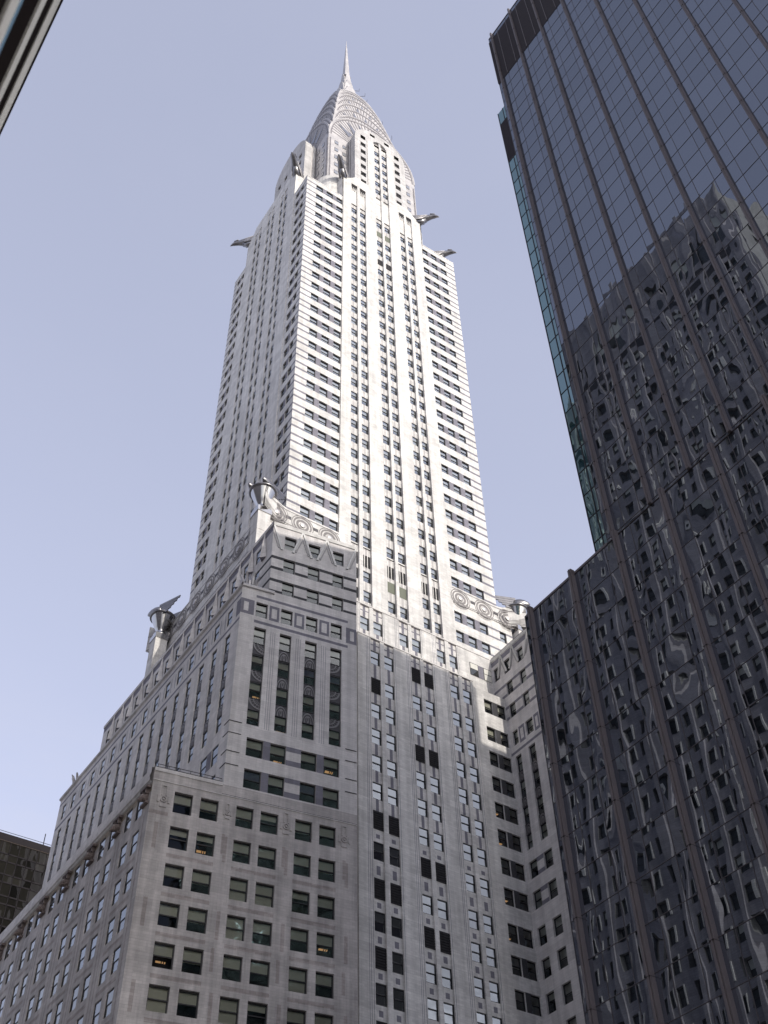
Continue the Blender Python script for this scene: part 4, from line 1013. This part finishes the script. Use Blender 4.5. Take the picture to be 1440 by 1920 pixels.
# the hundred panes that show largest are parts of their own, the rest one mesh
import math as _m
cm = co.matrix_world.inverted(); fpx = 2132*768/1440
def seen(p):
    F, a, b, c, e, d, m = p; q = []
    for P in ((a,c),(b,c),(b,e),(a,e)):
        v = cm @ Vector(F(*P, d)); 
        if v.z > -1: return 0
        q.append((384-fpx*v.x/v.z, 512+fpx*v.y/v.z))
    if all(not (0 < x < 768 and 0 < y < 1024) for x, y in q): return 0
    return abs(sum(q[i][0]*q[(i+1) % 4][1]-q[(i+1) % 4][0]*q[i][1] for i in range(4)))/2
panes.sort(key=seen, reverse=True)
pr = random.Random(3)
def pane_geo(mb, p):
    """one sheet of glass, seated a hair out of true and slightly dished, as old coated panes are"""
    F, a, b, c, e, d, m = p; n = 4; tx, tz, bow = pr.uniform(-.004,.004), pr.uniform(-.004,.004), pr.uniform(-.0022,.0022)*(3.5 if pr.random() < .14 else 1)
    i0 = len(mb.v); k = mb.mi(m)
    for i in range(n+1):
        for j in range(n+1):
            u, v = i/n, j/n; dd = d+tx*(u-.5)+tz*(v-.5)+bow*(4*u*(1-u))*(4*v*(1-v))
            mb.v.append(F(a+.02+(b-a-.04)*u, c+.02+(e-c-.04)*v, dd))
    for i in range(n):
        for j in range(n): mb.f.append((i0+i*(n+1)+j, i0+(i+1)*(n+1)+j, i0+(i+1)*(n+1)+j+1, i0+i*(n+1)+j+1)); mb.m.append(k)
for p in panes[:100]:
    q = MB(); pane_geo(q, p); part('glass_pane', q, GROOT, True)
q = MB()
for p in panes[100:]: pane_geo(q, p)
o = part('glass_panes', q, GROOT, True); o['kind'] = 'stuff'
fr = MB()
for F, xs, zs, za, zb in ((G0, xu, zu, HL, H1), (GL, xl, zl, GZ, HL)):
    fr.fbox(F, xs[0][0], xs[-1][1], za, zb, -.12, -.06, BRONZ2)
    for a, b in xs: fr.fbox(F, a-.013, a+.013, za, zb, -.03, .02, JOINT)
    for z in zs: fr.fbox(F, xs[0][0], xs[-1][1], z-.013, z+.013, -.03, .02, JOINT)
fr.fbox(GL, -68.9*K, XW, HL-.05, HL+.1, -.3, .04, BRONZE)
fr.fbox(GL, XW, XE, HL-.03, HL+.03, -.08, .03, BRONZ2)
fr.fbox(G0, XW, XE, H1-.02, H1+.1, -.3, .04, BRONZE)
part('window_frame', fr, GROOT)
for F, ms, za, zb, wd in ((G0, M1, HL, H1+.15, .092), (GL, ML, GZ, HL+.25, .125)):
    for x in ms:
        q = MB()
        for a, b, d in ((-wd, -wd*.45, .26), (-wd*.45, -wd*.25, .12), (-wd*.25, wd*.25, .3), (wd*.25, wd*.45, .12), (wd*.45, wd, .26)):
            q.fbox(F, x+a, x+b, za, zb, -.02, d, BRONZE if d > .2 else BRONZ2)
        z = za+fh
        while z < zb: q.fbox(F, x-wd*1.02, x+wd*1.02, z, z+.03, -.01, .305, BRONZ2); z += fh*2
        part('fin', q, GROOT)
lv = MB()
lv.fbox(G0, XW, XE, LB, LB+20.0*K, -.15, .01, LOUV2)
z = LB
while z < LB+20*K-.1:
    lv.face([G0(XW,z,.02),G0(XE,z,.02),G0(XE,z+.14,.09),G0(XW,z+.14,.09)], LOUV2); z += .22
for a, b in xu: lv.fbox(G0, a-.02, a+.02, LB, LB+20*K, .0, .12, BRONZE)
part('plant_louvers', lv, GROOT)
# lower rear part of the same block, its glass shows as a narrow teal strip
Y2 = 37.66; K2 = Y2/68; H2 = 197.7*K2; X2 = -57.0*K2
rb = MB(); rb.box((X2+.1, Y2+.1, GZ), (XE, 76.5, H2-.2), DARK); rb.box((X2+3, 76.5, GZ), (XE, 96, H2-6.5), LOUV2)
rb.face([(X2,Y2,GZ),(X2,76.5,GZ),(X2,76.5,H2),(X2,Y2,H2)], CURT2); rb.face([(X2,Y2,H2-.1),(XE,Y2,H2-.1),(XE,76.5,H2-.1),(X2,76.5,H2-.1)], LOUV2)
part('rear_wall', rb, GROOT)
RS = facade(0, Y2, 1, 0); q = MB(); LT, LBo = 193.0*K2, 178.4*K2
zs = [LBo-2.1*i for i in range(40) if LBo-2.1*i > 30]
xs = [(X2, X2+.72), (X2+.72, X2+1.5), (X2+1.5, X2+2.3), (X2+2.3, XW+2.5)]
for p in field(RS, xs, [(b, a) for a, b in zip(zs, zs[1:])]+[(LT, H2)], CURT2): pane_geo(q, p)
o = part('teal_panes', q, GROOT, True); o['kind'] = 'stuff'
q = MB()
for a, b in xs: q.fbox(RS, a-.03, a+.03, 30, H2, -.03, .04, BRONZ2)
for z in zs: q.fbox(RS, X2, XW+2.5, z-.025, z+.025, -.03, .03, BRONZ2)
q.fbox(RS, X2, XW+2.5, LBo, LT, -.1, .02, LOUV2)
for k in range(60):
    z = LBo+.15+k*.24
    if z < LT-.1: q.face([RS(X2,z,.03),RS(XW+2.5,z,.03),RS(XW+2.5,z+.12,.08),RS(X2,z+.12,.08)], LOUV2)
part('rear_frame', q, GROOT)

# ------------------------------------------------------------------ office slab across the street (seen mirrored in the glass)
YM = -13.0; XM = -33.2; HM = 146.5
MROOT = root('stone_office_building', (XM-30, YM-20, GZ), 'tall grey stone office slab seen only as a reflection in the glass tower', 'office building')
mb = MB(); wm = MB(); MPN = mat_plain('dark_pane', (.035,.045,.05), .3)
NF = facade(XM, YM, -1, 0); EF = facade(XM, YM-45, 0, 1)
GST = mat_wall('grey_panel', (.42,.40,.42), .08, .2); LST = mat_wall('light_panel', (.38,.37,.35), .06, .15); JMB = mat_wall('lit_reveal_tone', (.8,.78,.72), .05, .1)
hs_ = []; pm = []
for i in range(40):
    for j in range(46):
        zt = HM-8.5-2.95*j
        if zt < 12: continue
        u = 1.2+2.02*i
        if j == 0:
            if i % 2 == 0: hs_.append((u-.1, u+2.0, zt-4.2, zt+1.5))
        elif j in (1, 2): continue
        else: hs_.append((u, u+1.05, zt-1.75, zt))
pm += [(1.2, 80, HM-16.5, HM-14.8, DARKB)]
for h in hs_:
    if h[3]-h[2] < 3: mb.fbox(NF, h[0]-.2, h[0]-.01, h[2], h[3], 0, .1, JMB)  # pale strip beside each window: its lit reveal put into the colour
wall(mb, NF, 0, 82, GZ, HM, hs_, GST, pm, .35, 0, LST)
for a, b, c, e in [h[:4] for h in hs_]:
    wm.fquad(NF, a, b, c, e, -.34, FRAME); wm.fquad(NF, a+.1, b-.1, c+.1, (c+e)/2-.05, -.3, MPN); wm.fquad(NF, a+.1, b-.1, (c+e)/2+.05, e-.1, -.3, MPN if rnd.random() < .75 else BLIND[1])
he = [(u, u+1.5, zt-2.2, zt) for u in [2+3.4*i for i in range(12)] for zt in [HM-6-4.05*j for j in range(33)]]
wall(mb, EF, 0, 45, GZ, HM, he, LST, [], .4)
for h in he: wm.fquad(EF, *h, -.38, FRAME)
mb.face([(XM,YM,HM),(XM-82,YM,HM),(XM-82,YM-45,HM),(XM,YM-45,HM)], ROOF)
mb.face([(XM,YM-45,GZ),(XM-82,YM-45,GZ),(XM-82,YM-45,HM),(XM,YM-45,HM)], GST)
mb.face([(XM-82,YM,GZ),(XM-82,YM-45,GZ),(XM-82,YM-45,HM),(XM-82,YM,HM)], GST)
for i in range(25): mb.fbox(NF, 3.3*i+.3, 3.3*i+.9, 10, HM+.6, 0, .25, GST)
part('wall', mb, MROOT); o = part('windows', wm, MROOT); o['kind'] = 'stuff'

# ------------------------------------------------------------------ banded building right beside the viewer, top left
c_ = .45
AROOT = root('banded_building', (-10, -6, GZ), 'white and black banded building close by, jutting in at the top left corner', 'building')
AF = facade(-2, -c_, -1, 0)
WB = mat_wall('white_spandrel', (.82,.80,.74), .03, .08); BB = mat_plain('black_glazing', (.022,.018,.018), .9, .0); BB.node_tree.nodes['Principled BSDF'].inputs['Specular IOR Level'].default_value = 0
bands = [(c_/.0217, c_/.0238, BB, 0), (c_/.0238, c_/.0284, WB, .02), (c_/.0284, c_/.033, BB, -.06), (c_/.0335, c_/.0372, WB, .02), (c_/.0395, c_/.048, BB, -.05), (c_/.0485, c_/.0522, CURT2, -.04), (c_/.0522, c_/.0585, WB, .02), (c_/.0615, c_/.072, BB, -.05), (c_/.074, c_/.085, WB, .02)]
ab = MB(); ab.box((-60, -14, GZ), (-2, -c_-.02, c_/.0217-.02), BB)
part('wall', ab, AROOT)
for t, b, m, d in bands:
    q = MB(); q.fbox(AF, 0, 58, b, t, -.12, d*.2, m)
    if m is WB:
        for k in range(9): q.fbox(AF, 2.2+6.3*k, 2.35+6.3*k, b, t, -.1, d*.2+.006, BB)
    part('spandrel_band' if m is WB else 'window_band', q, AROOT)
# ------------------------------------------------------------------ dark glass block far left
XD = -194.0; HD = 117.0
DROOT = root('bronze_glass_building', (XD-15, 40, GZ), 'dark bronze glass building with a gridded facade behind the lower left roof', 'office building')
DF = facade(XD, 20, 0, 1)
CB = mat_curtain('bronze_glass', (.030,.027,.020), .014, .08, .5, (.5,.5,.6), .75)
q = MB()
zr = [HD-1.2]
while zr[-1] > 12: zr += [zr[-1]-2.5, zr[-1]-4.0]
for i in range(32):
    for zt, zb in zip(zr, zr[1:]): pane_geo(q, (DF, 1.78*i, 1.78*i+1.78, zb, zt, 0, CB))
o = part('glass_panes', q, DROOT, True); o['kind'] = 'stuff'
q = MB(); q.box((XD-30, 20, GZ), (XD-.1, 77.2, HD-.1), LOUV2); q.fbox(DF, 0, 57.2, HD-1.2, HD+.15, -.2, .15, BRONZ2)
q.fbox(DF, 0, 57.2, HD-1.35, HD-1.15, -.1, .12, mat_plain('bronze_edge', (.12,.09,.07), .5, .3))
for i in range(33): q.fbox(DF, 1.78*i-.06, 1.78*i+.06, 5, HD-1.2, -.03, .08, BRONZ2)
for z in zr: q.fbox(DF, 0, 57.2, z-.13, z+.13, -.03, .08, BRONZ2)
part('wall', q, DROOT)
q = MB(); q.bar((XD-.5,20,HD+.9), (XD-.5,77,HD+.9), .05, FRAME)
q.bar((XD-.4,56.3,HD-.2), (XD-.4,56.3,HD+2.8), .1, FRAME)
part('roof_railing', q, DROOT)
